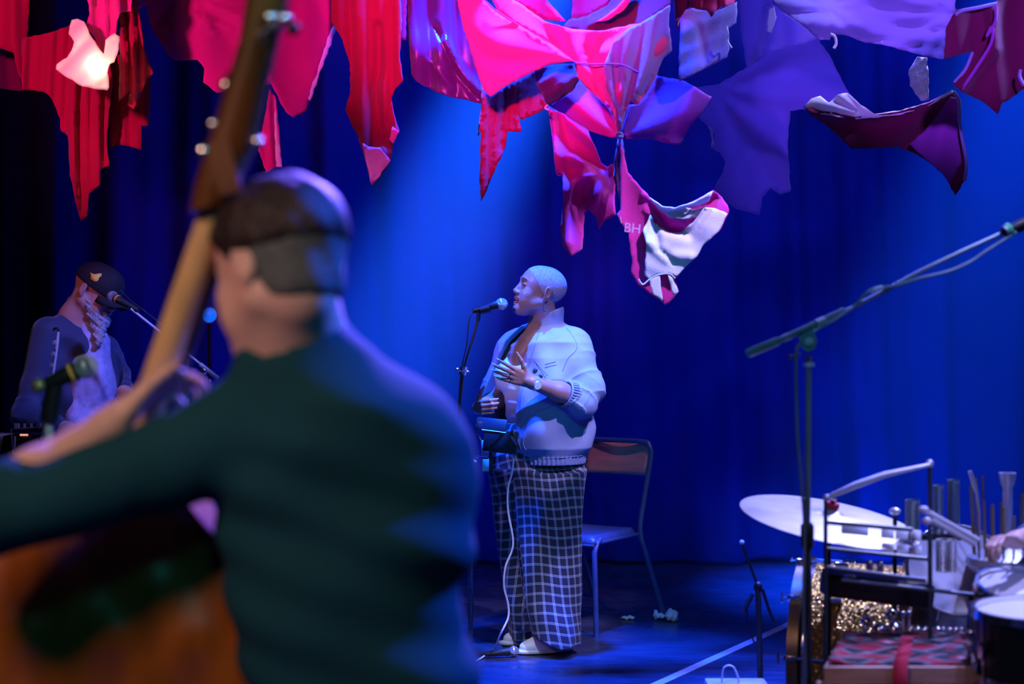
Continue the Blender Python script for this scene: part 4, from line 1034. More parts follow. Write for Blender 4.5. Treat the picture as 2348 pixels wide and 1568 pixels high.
# hair
HBo = HB.o
def hframe(X, Y, Z):
    x, y, z = X - HBo.x, Y - HBo.y, Z - HBo.z; R = HB.R
    return [(R[0, i] * x + R[1, i] * y + R[2, i] * z) / HB.k for i in range(3)]
def hair_field(r, cond, nm, m):
    B = Body(HBo - Vector((.18, .2, .2)), HBo + Vector((.18, .2, .2)), 0.005)
    B.add(HB.e((0, -0.024, 0.038), (0.076 + r, 0.100 + r, 0.084 + r)), 0.02); B.add(HB.e((0, 0.026, 0.036), (0.064 + r, 0.062 + r, 0.072 + r)), 0.03)
    B.add(HB.e((0, -0.055, -0.035), (0.058 + r, 0.050, 0.050)), 0.03)
    B.disp(lambda X, Y, Z: 0.0025 * np.sin(90 * X + 40 * Z) * np.sin(80 * Y + 30 * Z))
    B.cutf(cond); return B.build(nm, m, player)
hair_field(0.010, lambda X, Y, Z: (lambda lx, ly, lz: np.maximum(np.maximum((ly - 0.07) - (lz - 0.07), -lz + 0.012 - np.abs(lx) * 0.0), ly - 0.085))(*hframe(X, Y, Z)), 'hair', M['hair_dark'])
hair_field(0.006, lambda X, Y, Z: (lambda lx, ly, lz: np.maximum(-lz - 0.062 + np.clip(ly + 0.045, 0, 1) * 1.3, np.maximum(lz - 0.03, ly - 0.02)))(*hframe(X, Y, Z)), 'greying_hair', M['hair_grey'])
# shirt
B = Body((-1.30, 1.95, 0.15), (0.22, 2.95, 1.45), 0.0085)
secs = [(724, 655, 765, 2.47, .075), (745, 625, 790, 2.48, .085), (790, 585, 850, 2.48, .095), (850, 550, 915, 2.48, .115), (920, 520, 985, 2.48, .135), (1000, 495, 1045, 2.49, .15),
        (1080, 490, 1082, 2.50, .155), (1180, 506, 1080, 2.51, .155), (1320, 500, 1076, 2.52, .155), (1450, 550, 1070, 2.53, .16), (1568, 575, 1085, 2.54, .17), (1700, 560, 1110, 2.55, .18)]
ss = []
for row, x0, x1, d, t in secs:
    a, b = P(x0, row, d), P(x1, row, d); ss.append((a.z, (a.x + b.x) / 2, d, (b.x - a.x) / 2, t))
def sfold(th, z, l, g_):
    return 0.007 * np.sin(10 * l + 34 * z) * np.clip((l + 0.35) * 4, 0, 1) + 0.006 * np.sin(22 * z - 14 * l + 2) + 0.004 * np.sin(60 * z + 20 * l)
B.add(loft(ss, C=(0, 0), p=2.3, disp=sfold), 0.03)
B.add(cone(P(640, 945, 2.46), P(380, 1066, 2.42), 0.096, 0.070), 0.03)
B.add(sleeve(P(380, 1066, 2.42), EB + Vector((0, 0, -.01)), 0.070, 0.062, 0.004, 40), 0.03)
B.add(sleeve(EB, EB.lerp(WR, 0.33), 0.062, 0.050, 0.004, 70), 0.02)
B.add(cone(P(935, 1000, 2.5), P(975, 1120, 2.60), 0.092, 0.085), 0.06)
B.add(sleeve(P(980, 1120, 2.62), P(800, 1330, 2.75), 0.075, 0.062, 0.004, 50), 0.03)
B.add(sleeve(P(800, 1330, 2.75), P(425, 1195, 2.72), 0.062, 0.05, 0.004, 50), 0.03)
B.add(cone(P(668, 815, 2.46), P(704, 762, 2.50), 0.085, 0.060), 0.04)
B.cut(cone(P(640, 770, 2.42), P(610, 700, 2.40), 0.050, 0.070), 0.01)
B.build('shirt', M['shirt'], player)
M['trouser'] = mat('black_trousers', (0.015, 0.016, 0.02), 0.8)
B = Body((-0.75, 2.3, 0.0), (0.15, 3.2, 0.62), 0.012)
for x in (-0.42, -0.08):
    B.add(cone((x, 2.55, 0.50), (x - 0.02, 2.95, 0.50), 0.10, 0.085), 0.04); B.add(cone((x - 0.02, 2.95, 0.50), (x - 0.02, 2.92, 0.08), 0.08, 0.06), 0.03)
B.add(ell((-0.26, 2.55, 0.5), (0.24, 0.15, 0.12)), 0.05)
B.build('trousers', M['trouser'], player)
for x in (-0.44, -0.10):
    G().ball((x, 2.98, 0.05), (0.05, 0.13, 0.05), 12).build('shoe', M['black_paint'], player)
st = thing('stool', (-0.26, 2.55, 0), 'black stool under the double bass player', 'stool')
G().lathe((-0.26, 2.55, 0.37), (0, 0, 1), [(0, 0), (0, .17), (.03, .18), (.045, .17), (.045, 0)], 28).build('seat', M['black'], st)
for k in range(4):
    a = k * PI / 2 + 0.6
    G().tube([(-0.26 + .13 * math.cos(a), 2.55 + .13 * math.sin(a), 0.37), (-0.26 + .2 * math.cos(a), 2.55 + .2 * math.sin(a), 0)], 0.013, 8).build('leg', M['black'], st)

# ------------------------------------------------------------------ double bass
M['varnish'] = mat('amber_varnish', (0.30, 0.085, 0.008), 0.28, var=0.30, nscale=3.0, coat=0.2, stretch=(5, 1, 1), spec=0.6)
M['varnish_dark'] = mat('dark_scroll_varnish', (0.12, 0.038, 0.006), 0.35, var=0.45, nscale=7, coat=0.3)
M['maple'] = mat('pale_neck_maple', (0.72, 0.47, 0.20), 0.45, var=0.08, nscale=5, stretch=(6, 6, 1))
M['ebony'] = mat('ebony', (0.015, 0.01, 0.008), 0.35)
bass = thing('double_bass', (P(250, 0, 2.6).x, 2.6, 0), 'double bass with amber back and pale neck, held by the player in teal', 'double bass')
outl = [(300, 1105), (345, 1112), (392, 1148), (450, 1215), (515, 1275), (565, 1340), (596, 1430), (602, 1520), (585, 1620), (540, 1700), (520, 1770), (535, 1850), (600, 1930), (680, 2040), (700, 2200), (640, 2380), (500, 2500), (250, 2560), (0, 2500), (-150, 2380), (-210, 2200), (-180, 2040), (-110, 1930), (-60, 1850), (-60, 1770), (-90, 1700), (-125, 1620), (-148, 1520), (-142, 1430), (-110, 1340), (-60, 1265), (10, 1200), (90, 1145), (170, 1112), (235, 1105)]
outl = [(x, 784 + (y - 784) * (1 if y < 1700 else 1) ) for x, y in outl]
op_ = [Vector((p[0], p[1], 0)) for p in outl]; op_ = [(v.x, v.y) for v in spline(op_ + [op_[0]], 3)][:-1]
me = cloth_mesh('back_panel', op_, 2.50, [('tilt', 0.00008, 0, 230, 1460)], 3.0, 26, 0)
cn = np.empty(len(me.vertices) * 3, np.float32); me.vertices.foreach_get('co', cn); cn = cn.reshape(-1, 3)
zc = EYE - ((1445 + (cn[:, 0] + 0.8) * 130) - CY) / F * 2.5            # the bend across the back
cn[:, 1] += np.clip(cn[:, 2] - zc, 0, 1) * 0.20 + 0.02 * np.clip(zc - cn[:, 2], 0, 1) - 0.000
# keep the whole body above the floor
zmin = cn[:, 2].min(); low = cn[:, 2] < 0.4
cn[low, 2] = 0.4 - (0.4 - cn[low, 2]) * (0.4 - 0.11) / (0.4 - zmin)
me.vertices.foreach_set('co', cn.ravel()); me.update()
bo = put('back_panel', me, M['varnish'], bass)
sm = bo.modifiers.new('depth', 'SOLIDIFY'); sm.thickness = 0.012; sm.offset = 0
# ribs and front
n_b = len(op_)
ring = [Vector(cn[i]) for i in range(n_b)]
g = G()
g._add(ring + [v + Vector((0.01, 0.19, 0)) for v in ring], [(i, (i + 1) % n_b, n_b + (i + 1) % n_b, n_b + i) for i in range(n_b)])
g.build('ribs', M['varnish'], bass, sharp=60)
me2 = me.copy(); me2.name = 'front_panel'; c2 = cn.copy(); c2[:, 1] = c2[:, 1] + 0.19; c2[:, 0] += 0.01
me2.vertices.foreach_set('co', c2.ravel()); me2.update(); put('front_panel', me2, None, bass)
G().tube(ring + [ring[0]], 0.008, 6, cap=False).build('edge_binding', M['varnish_dark'], bass)
NT, NB_ = P(497, 470, 2.44), P(275, 1130, 2.60)
g = G(); na = (NB_ - NT).normalized()
ns = Vector((1, 0, 0)); ns = (ns - na * ns.dot(na)).normalized(); nn_ = ns.cross(na); nn_ = nn_ if nn_.y > 0 else -nn_
K = 14; vs_ = []; fs = []
for i in range(K + 1):
    t = i / K; c = NT.lerp(NB_, t); w_ = 0.0235 + 0.007 * t
    for k in range(9):
        a = PI * k / 8
        vs_.append(c + ns * (-w_ * math.cos(a)) - nn_ * (0.024 * math.sin(a)))
for i in range(K):
    for k in range(8): fs.append((i * 9 + k, i * 9 + k + 1, (i + 1) * 9 + k + 1, (i + 1) * 9 + k))
    fs.append((i * 9 + 8, i * 9, (i + 1) * 9, (i + 1) * 9 + 8))
g._add(vs_, fs); g.build('neck', M['maple'], bass, sharp=50)
fb = G().box(NT.lerp(NB_, 0.5) + nn_ * 0.012 + ns * 0.010, (0.030, 0.011, (NB_ - NT).length / 2 + 0.02), X=ns, Z=na, bev=0.004).build('fingerboard', M['ebony'], bass)
for k in range(4): G().tube([NT + nn_ * 0.028 + ns * (-0.018 + 0.012 * k), NB_ + nn_ * 0.03 + ns * (-0.02 + 0.0133 * k)], 0.0015, 6).build('string', M['steel'], bass)
# pegbox and scroll
pts = [(478, 480, .030), (500, 420, .040), (528, 345, .044), (548, 270, .040), (566, 200, .037), (585, 130, .035), (600, 70, .034), (612, 10, .036), (620, -50, .034)]
g = G(); K = len(pts)
vs_ = []; fs = []
for i, (x, y, w_) in enumerate(pts):
    c = P(x, y, 2.43 - 0.004 * i)
    for k in range(12):
        a = 2 * PI * k / 12
        cxx, cyy = math.cos(a), math.sin(a)
        e = 0.75
        vs_.append(c + Vector((0.97, 0, 0.22)) * w_ * math.copysign(abs(cxx) ** e, cxx) + Vector((0, 1, 0)) * 0.036 * math.copysign(abs(cyy) ** e, cyy))
for i in range(K - 1):
    for k in range(12): fs.append((i * 12 + k, i * 12 + (k + 1) % 12, (i + 1) * 12 + (k + 1) % 12, (i + 1) * 12 + k))
fs.append(tuple(range(12))); fs.append(tuple((K - 1) * 12 + k for k in range(12)))
g._add(vs_, fs); g.build('pegbox', M['varnish_dark'], bass, sharp=50)
g = G(); sc0 = P(612, -78, 2.40)
sp = [sc0 + Vector((0.3, 0.95, 0)).normalized() * 0.058 * math.exp(-0.19 * k * 0.5) * math.cos(k * 0.5) + Vector((0, 0, 1)) * 0.058 * math.exp(-0.19 * k * 0.5) * math.sin(k * 0.5) for k in range(30)]
g.tube(sp, [0.028 * math.exp(-0.05 * k) for k in range(30)], 10); g.ball(sc0, (.03, .02, .02), 12)
g.build('scroll', M['varnish_dark'], bass)
g = G(); g.box(P(515, 385, 2.385), (.018, .004, .042), X=(0.97, 0, 0.22)); g.build('gear_plate', M['varnish_dark'], bass)
def peg(px, py, dx, dz, d=2.40, L_=0.05, r=0.013):
    a = P(px, py, d); b = a - Vector((dx, 0.02, dz)).normalized() * L_
    o = G().tube([b, a], 0.004, 8).build('tuning_peg', M['chrome'], bass)
    G().ball(a, (r, r * 0.6, r), 12).build('peg_knob', M['chrome'], o)
    return o
peg(519, 196, -1, 0.2, r=.012); peg(532, 175, -1, 0.3, r=.010); peg(488, 285, -1, 0.1, r=.010); peg(466, 348, -1, 0.1, r=.014); peg(590, 325, 1, 0.1, r=.010)
peg(619, 40, 0.1, 0.4, 2.36, r=.011); peg(652, 42, 0.6, 0.4, 2.36, r=.011)
G().ball(P(672, 66, 2.40), (.012, .01, .012), 12).build('peg_knob', M['black'], bass)

# ================================================================== MAN IN THE CAP, BACK LEFT
M['jacket_navy'] = mat('dark_navy_jacket', (0.015, 0.035, 0.10), 0.7, var=0.1, sheen=0.3)
M['shirt_pale'] = mat('pale_patterned_shirt', (0.42, 0.42, 0.70), 0.7, var=0.25, nscale=30)
M['beard'] = mat('grey_curly_beard', (0.50, 0.52, 0.56), 0.8, var=0.35, nscale=70, bump=1.0, bscale=260)
M['cap'] = mat('black_cap_cloth', (0.006, 0.009, 0.016), 0.85)
M['gold'] = mat('gold_embroidery', (0.9, 0.75, 0.10), 0.6, var=0.2, nscale=90)
M['skin_mid'] = mat('tan_skin', (0.55, 0.30, 0.25), 0.5, var=0.05)
man = thing('person', (P(175, 0, 6.4).x, 6.4, 0), 'person with a black cap and grey beard bowed towards a microphone', 'person')
HM = Frame(P(222, 672, 6.38), (0.83, -0.30, -0.47), (0.45, 0, 1), 1.0)
B = Body((-2.35, 5.9, 0.75), (-1.5, 6.9, 1.75), 0.0055)
head(B, HM)
B.add(cone(HM(0, -0.035, -0.05), P(178, 735, 6.42), 0.060, 0.068), 0.03); B.add(cone(P(178, 735, 6.42), P(175, 850, 6.42), 0.08, 0.13), 0.05)
B.add(cone(P(150, 985, 6.10), P(205, 1010, 5.98), 0.038, 0.028), 0.02)
hand(B, P(205, 1010, 5.98), (0.8, -0.3, -0.2), (0, 0, -1), (-0.2, 0.9, 0), curl=(.4, .4, .4, .4))
B.add(cone(P(285, 900, 6.30), P(310, 930, 6.22), 0.034, 0.027), 0.02)
hand(B, P(310, 930, 6.22), (0.5, -0.4, -0.6), (-0.7, 0, -0.5), (0, -0.8, 0.5), curl=(.4, .4, .4, .4))
B.build('body', M['skin_mid'], man)
def plft(rows, disp=None, p=2.2):
    out_ = []
    for row, x0, x1, d, t in rows:
        a, b = P(x0, row, d), P(x1, row, d); out_.append((a.z, (a.x + b.x) / 2, d, (b.x - a.x) / 2, t))
    return loft(out_, C=(0, 0), p=p, disp=disp)
B = Body((-2.5, 5.8, 0.75), (-1.45, 6.95, 1.62), 0.0065)
B.add(plft([(712, 150, 200, 6.44, .07), (735, 118, 232, 6.44, .10), (775, 92, 250, 6.43, .13), (860, 84, 266, 6.42, .15), (960, 92, 262, 6.42, .15), (1060, 96, 262, 6.42, .15)],
           lambda th, z, l, g_: 0.007 * np.sin(5 * th + 20 * z) + 0.004 * np.sin(45 * z + 3 * th)), 0.03)
B.add(cone(P(112, 765, 6.33), P(82, 890, 6.28), 0.074, 0.062), 0.05)
B.add(sleeve(P(82, 890, 6.28), P(62, 950, 6.24), 0.062, 0.062, 0.006, 100), 0.03)
B.add(sleeve(P(62, 950, 6.24), P(140, 985, 6.12), 0.060, 0.046, 0.006, 110), 0.03)
B.add(sleeve(P(245, 800, 6.50), P(272, 860, 6.46), 0.055, 0.052, 0.005, 90), 0.04)
B.add(sleeve(P(268, 860, 6.46), P(283, 898, 6.32), 0.050, 0.042, 0.005, 120), 0.02)
B.add(cone(P(178, 745, 6.43), P(192, 705, 6.42), 0.085, 0.078), 0.02)
B.cut(cone(P(185, 720, 6.42), P(205, 680, 6.41), 0.062, 0.075), 0.01)
# open front towards stage right
B.cut(ell(P(246, 830, 6.30), (0.05, 0.16, 0.22), Matrix.Rotation(-0.10, 3, 'Y')), 0.02)
B.build('jacket', M['jacket_navy'], man)
B = Body((-2.1, 6.0, 0.75), (-1.5, 6.8, 1.52), 0.006)
B.add(plft([(735, 190, 225, 6.40, .05), (780, 175, 247, 6.40, .09), (860, 160, 258, 6.39, .13), (960, 150, 264, 6.39, .14), (1060, 150, 262, 6.39, .14)], lambda th, z, l, g_: 0.006 * np.sin(26 * z + 20 * l) + 0.004 * np.sin(50 * l)), 0.02)
B.build('shirt', M['shirt_pale'], man)
B = Body((-2.3, 6.1, 0), (-1.5, 6.8, 0.95), 0.012)
B.add(plft([(1060, 98, 258, 6.42, .14), (1200, 100, 258, 6.42, .12)]), 0.03)
for x0, x1 in ((105, 170), (185, 250)): B.add(plft([(1180, x0, x1, 6.42, .09), (1350, x0 + 3, x1 - 3, 6.42, .08), (1470, x0 + 6, x1 - 6, 6.42, .075)]), 0.02)
B.build('trousers', M['trouser'], man)
for x in (140, 218): G().ball((P(x, 0, 6.42).x + .04, 6.38, 0.045), (0.13, 0.05, 0.045), 12).build('shoe', M['black_paint'], man)
# beard
B = Body(HM.o - Vector((.16, .16, .26)), HM.o + Vector((.16, .16, .10)), 0.004)
B.add(HM.e((0, 0.070, -0.085), (0.050, 0.038, 0.034)), 0.02); B.add(HM.e((0, 0.085, -0.050), (0.032, 0.022, 0.010)), 0.01)
B.add(cone(HM(0, 0.075, -0.10), P(226, 785, 6.30), 0.040, 0.016), 0.03)
for s_ in (-1, 1): B.add(HM.c((0.055 * s_, 0.015, -0.045), (0.03 * s_, 0.065, -0.085), 0.018, 0.025), 0.02)
B.disp(lambda X, Y, Z: 0.006 * np.sin(150 * X + 60 * Z) * np.sin(130 * Z + 70 * Y) + 0.003 * np.sin(320 * Z) * np.sin(300 * X))
B.build('beard', M['beard'], man)
# cap
B = Body(HM.o - Vector((.2, .2, .12)), HM.o + Vector((.22, .2, .2)), 0.004)
B.add(HM.e((0, -0.018, 0.040), (0.086, 0.108, 0.088)), 0.01); B.add(HM.e((0, 0.035, 0.045), (0.072, 0.062, 0.075)), 0.03)
hm = HM
def capcut(X, Y, Z):
    x, y, z = X - hm.o.x, Y - hm.o.y, Z - hm.o.z; R = hm.R
    return 0.020 - (R[0, 2] * x + R[1, 2] * y + R[2, 2] * z) - 0.10 * (R[0, 1] * x + R[1, 1] * y + R[2, 1] * z)
B.cutf(capcut)
cap = B.build('cap', M['cap'], man)
g = G(); vs_ = []; fs = []
for j, (rr_, dz) in enumerate(((0.0, 0.0), (0.5, 0.0), (1.0, -0.006))):
    for k in range(13):
        a = PI * (k / 12) ; x = 0.072 * math.cos(a); y = 0.055 + 0.035 * math.sin(a) + rr_ * 0.070 * math.sin(a) ** 0.6
        vs_.append(HM(x, y, 0.018 + dz - 5.0 * x * x * (0.4 + rr_)))
for j in range(2):
    for k in range(12): fs.append((j * 13 + k, j * 13 + k + 1, (j + 1) * 13 + k + 1, (j + 1) * 13 + k))
g._add(vs_, fs); br = g.build('cap_brim', M['cap'], cap); sm = br.modifiers.new('thickness', 'SOLIDIFY'); sm.thickness = 0.004
# the gold emblem on the side of the cap, a small horned patch
em = [(207, 624), (213, 628), (219, 629), (226, 627), (233, 627), (233, 633), (228, 636), (226, 642), (222, 646), (214, 645), (208, 640), (209, 632)]
bv_dg = bpy.context.evaluated_depsgraph_get()
from mathutils.bvhtree import BVHTree as _BT
bvc = _BT.FromObject(cap, bv_dg); pts = []
for x, y in em + [(218, 636)]:
    dr = (P(x, y, 6.4) - Vector((0, 0, EYE))).normalized(); h_, _, _, _ = bvc.ray_cast(Vector((0, 0, EYE)), dr)
    pts.append((h_ if h_ is not None else P(x, y, 6.30)) - dr * 0.002)
g = G(); K = len(em); g._add(pts, [(i, (i + 1) % K, K) for i in range(K)]); e_ = g.build('cap_emblem', M['gold'], cap); sm = e_.modifiers.new('thickness', 'SOLIDIFY'); sm.thickness = 0.002
M['hoop'] = mat('dark_gold_hoop', (0.30, 0.24, 0.12), 0.35, 0.5)
M['plate'] = mat('pale_metal_plate', (0.75, 0.76, 0.8), 0.4, 0.2)

# ================================================================== MICROPHONES AND STANDS
def mic(a, b, nm, label, cat='microphone', ring=None, r=0.024, body=None, group=None):
    """a = middle of the ball, b = tail of the handle"""
    a, b = Vector(a), Vector(b); ax = (b - a).normalized(); L_ = (b - a).length
    t = thing(nm, tuple(b), label, cat, group)
    G().ball(a, (r, r, r * 1.05), 20, ax.to_track_quat('Z', 'Y').to_matrix()).build('grille', M['grille'], t)
    G().lathe(a, ax, [(-.002, r * 1.02), (.004, r * 1.02), (.004, r * .98), (-.002, r * .98)], 24, closed=True).build('grille_band', M['steel'], t)
    G().lathe(a, ax, [(r * .75, 0), (r * .75, r * .80), (r * 1.1, r * .82), (r * 1.5, r * .74), (L_ * .98, r * .46), (L_, r * .40), (L_, 0)], 20).build('handle', body or M['black_paint'], t)
    if ring: G().lathe(a + ax * r * 1.1, ax, [(0, r * .84), (0.008, r * .84), (.008, r * .74), (0, r * .74)], 20, closed=True).build('ring', ring, t)
    return t
M['orange'] = mat('orange_ring', (0.9, 0.35, 0.05), 0.5)
M['red_felt'] = mat('red_felt', (0.45, 0.01, 0.04), 0.9)
M['green'] = mat('green_tape', (0.03, 0.65, 0.25), 0.5)
M['cable_white'] = mat('white_cable', (0.80, 0.78, 0.82), 0.5)
def tripod(g, x, y, r=0.28, z=0.12, n=3, a0=0.4):
    for k in range(n):
        a = a0 + k * 2 * PI / n
        g.tube([(x, y, z), (x + r * math.cos(a), y + r * math.sin(a), 0.012)], 0.009, 8)
# singer's microphone on its stand
mic(P(1150, 697, 6.42), P(1084, 713, 6.40), 'microphone', 'silver ball microphone pointed at the singer in the pale jacket', body=M['black'], r=0.026)
st = thing('microphone_stand', (P(1079, 0, 6.5).x, 6.5, 0), 'thin black microphone stand in front of the singer', 'microphone stand')
bx, by = st.location.x, 6.5
J = Vector((bx, by, P(0, 1035, 6.5).z))
G().tube([(bx, by, 0.01), tuple(J)], 0.011, 10).build('pole', M['black_paint'], st)
g = G(); g.tube([J, P(1050, 985, 6.46), P(1062, 850, 6.42), P(1096, 736, 6.40)], 0.0065, 8); g.build('boom', M['black_paint'], st)
G().ball(J, (.018, .018, .022), 12).build('clutch', M['black'], st)
g = G(); g.lathe(P(1062, 850, 6.42), (0.15, 0, 1), [(-.018, .011), (-.018, .016), (.018, .016), (.018, .011)], 14); g.tube([P(1050, 850, 6.40), P(1074, 851, 6.40)], .004, 8); g.ball(P(1050, 846, 6.40), .008, 8); g.ball(P(1073, 852, 6.40), .008, 8); g.build('boom_joint', M['chrome'], st)
g = G(); g.tube([P(1096, 736, 6.40), P(1098, 716, 6.40)], 0.009, 10); g.lathe(P(1112, 709, 6.40), (1, 0, 0.25), [(-.02, .019), (.022, .021), (.022, .017), (-.02, .015)], 16, closed=True); g.build('microphone_clip', M['black'], st)
g = G(); g.lathe((bx, by, 0), (0, 0, 1), [(0, 0), (0, .14), (.015, .14), (.022, .05), (.022, 0)], 32); g.build('base', M['black_paint'], st)
G().tube(spline([P(1084, 713, 6.39), P(1075, 735, 6.39), P(1070, 790, 6.39), P(1058, 850, 6.40), P(1052, 930, 6.42), P(1050, 985, 6.44), P(1070, 1060, 6.48), P(1068, 1250, 6.47), P(1084, 1400, 6.44), (bx - .02, by - .12, 0.008)], 6), 0.0032, 6).build('cable', M['black'], st)
# arm with the phone holder
ah = thing('phone_holder', tuple(P(1128, 1040, 6.30)), 'dark phone clamped in a holder on the microphone stand before the singer', 'phone holder')
G().tube([P(1076, 1044, 6.47), P(1098, 1048, 6.40), P(1129, 1052, 6.32)], 0.005, 8).build('arm', M['chrome'], ah)
G().ball(P(1083, 1058, 6.45), (.020, .010, .010), 12).build('wing_knob', M['white_plastic'], ah)
G().tube([P(1126, 1085, 6.31), P(1125, 1000, 6.29)], 0.0085, 10).build('post', M['black_paint'], ah)
TX = (P(1158, 966, 6.26) - P(1092, 959, 6.30)).normalized()
g = G(); g.box(P(1127, 974, 6.27), (0.068, 0.010, 0.028), X=TX, Z=(0.12, 0.35, 0.9), bev=0.006); g.build('phone', M['black_paint'], ah)
g = G(); g.box(P(1148, 1012, 6.25), (0.075, 0.012, 0.048), X=TX, Z=(-0.55, 0.25, 0.85), bev=0.006); g.build('cradle', M['black_paint'], ah)
g = G(); g.tube([P(1105, 985, 6.245), P(1160, 992, 6.235)], 0.0018, 6); g.build('edge_strip', M['steel'], ah)
for a, b in (((1091, 962), (1099, 980)), ((1094, 994), (1104, 1012))): G().tube([P(*a, 6.27), P(*b, 6.26)], 0.003, 6).build('clamp', M['chrome'], ah)
for a, b in (((1174, 985), (1178, 998)), ((1171, 1000), (1186, 1020)), ((1184, 1008), (1192, 1030))): G().tube([P(*a, 6.21), P(*b, 6.21)], 0.005, 8).build('clamp', M['chrome'], ah)
M['mint'] = mat('pale_mint_plastic', (0.45, 0.80, 0.72), 0.4, var=0.1)
pb = tag(G().box(P(1112, 1028, 6.33), (0.016, 0.016, 0.034), X=(1, 0, 0), Z=(-.05, 0, 1), bev=.004).box(P(1114, 1066, 6.33), (0.015, 0.016, 0.026), X=(1, 0, 0), Z=(-.05, 0, 1), bev=.004).build('power_pack', M['mint']), 'pale mint power pack strapped to the phone holder post', 'power pack')
cb = [(1166, 1040, 6.24), (1174, 1046, 6.24), (1177, 1056, 6.24), (1173, 1087, 6.25), (1165, 1120, 6.26), (1165, 1170, 6.27), (1176, 1232, 6.27), (1174, 1262, 6.27), (1159, 1300, 6.27), (1156, 1345, 6.28), (1165, 1384, 6.29), (1165, 1416, 6.29), (1147, 1455, 6.28)]
tag(G().tube(spline([P(*c) for c in cb] + [(P(1129, 0, 6.42).x, 6.42, 0.006), (P(1112, 0, 6.40).x, 6.40, 0.005)], 6), 0.0042, 8).build('white_cable', M['cable_white']), 'white cable hanging from the phone holder down to the stage floor', 'cable')
# microphone lying on the floor
fm = mic((P(1178, 0, 6.35).x, 6.36, 0.027), (P(1112, 0, 6.35).x, 6.34, 0.018), 'microphone', 'black microphone lying on the floor by the white shoes', r=0.022)
tag(G().tube(spline([(P(1112, 0, 6.35).x, 6.34, 0.012), (P(1100, 0, 6.3).x, 6.30, 0.006), (P(1085, 0, 6.2).x, 6.24, 0.005), (P(1060, 0, 6.2).x, 6.22, 0.005)], 5), 0.0038, 8).build('short_cable', M['cable_white']), 'short white cable lead plugged into the microphone on the floor', 'cable')

# ------------------------------------------------------------------ chair behind the singer
M['chair_metal'] = mat('blue_grey_enamel', (0.06, 0.09, 0.22), 0.38, 0.3, var=0.15, nscale=20)
M['chair_wood'] = mat('beech_plywood', (0.75, 0.28, 0.20), 0.4, var=0.15, nscale=4, stretch=(1, 1, 8), coat=0.3)
ch = thing('chair', (0.40, 7.1, 0), 'blue-grey tube-frame chair with a wooden back rail behind the singer', 'chair')
cs = Vector((.56, .83, 0)).normalized(); cf = Vector((-.83, .56, 0)) * 0.37
FN, RN = Vector((.378, 6.80, .445)), Vector((.612, 7.16, .445))
def chside(off, nm):
    g = G()
    g.tube(spline([Vector((.386, 6.80, 0)) + off, FN + Vector((.0, 0, -.06)) + off], 3) + spline([FN + Vector((.012, .018, -.02)) + off, FN + cs * .05 + off + Vector((0, 0, -.004))], 3), 0.0125, 10)
    g.build('leg', M['chair_metal'], ch)
    g = G(); g.tube(spline([Vector((.745, 7.22, 0)) + off, RN + Vector((.035, .01, -.12)) + off, RN + Vector((.006, .004, 0)) + off, Vector((.640, 7.18, .60)) + off, Vector((.672, 7.20, .78)) + off, Vector((.675, 7.20, .825)) + off], 6), 0.0125, 10); g.build('leg', M['chair_metal'], ch)
chside(Vector((0, 0, 0)), 0); chside(cf, 1)
g = G(); A1, A2 = Vector((.675, 7.20, .82)), Vector((.675, 7.20, .82)) + cf
g.tube(spline([A1, A1 + Vector((0, 0, .028)) + cf * .03, A1 + Vector((0, 0, .045)) + cf * .10, A1 + Vector((0, 0, .047)) + cf * .5, A2 + Vector((0, 0, .045)) - cf * .10, A2 + Vector((0, 0, .028)) - cf * .03, A2], 5), 0.0125, 10); g.build('back_frame', M['chair_metal'], ch)
vs_ = []; fs = []
for j in range(7):
    z = 0.855 - 0.155 * j / 6
    for i in range(13):
        t = 0.02 + 0.96 * i / 12
        vs_.append(A1 + cf * t + cs * (0.035 * math.sin(PI * t)) + Vector((0.0 - 0.10 * (0.855 - z), -.0, z - .82)))
for j in range(6):
    for i in range(12): fs.append((j * 13 + i, j * 13 + i + 1, (j + 1) * 13 + i + 1, (j + 1) * 13 + i))
g = G(); g._add(vs_, fs); o = g.build('back_rail', M['chair_wood'], ch); sm = o.modifiers.new('thickness', 'SOLIDIFY'); sm.thickness = 0.010
bm_ = []; vs_ = []; fs = []
for j in range(15):
    for i in range(15):
        u, v_ = j / 14, i / 14
        p = FN.lerp(RN, u) + cf * v_
        e = min(u, 1 - u, v_, 1 - v_)
        dz = 0.008 - 0.030 * max(0, 1 - e / 0.07) ** 2 - 0.012 * math.sin(PI * u) * math.sin(PI * v_)
        vs_.append(p + Vector((0, 0, dz)))
for j in range(14):
    for i in range(14): fs.append((j * 15 + i, j * 15 + i + 1, (j + 1) * 15 + i + 1, (j + 1) * 15 + i))
g = G(); g._add(vs_, fs); o = g.build('seat', M['chair_metal'], ch, sharp=60); sm = o.modifiers.new('thickness', 'SOLIDIFY'); sm.thickness = 0.012; sm.offset = 0
for off in (Vector((0, 0, 0)), cf): G().tube([FN + Vector((0, 0, -.02)) + off, RN + Vector((0, 0, -.02)) + off], 0.009, 8).build('seat_rail', M['chair_metal'], ch)
G().tube([FN + Vector((0, 0, -.03)), FN + Vector((0, 0, -.03)) + cf], 0.009, 8).build('seat_rail', M['chair_metal'], ch)
M['tissue'] = mat('white_tissue', (0.85, 0.84, 0.86), 0.8)
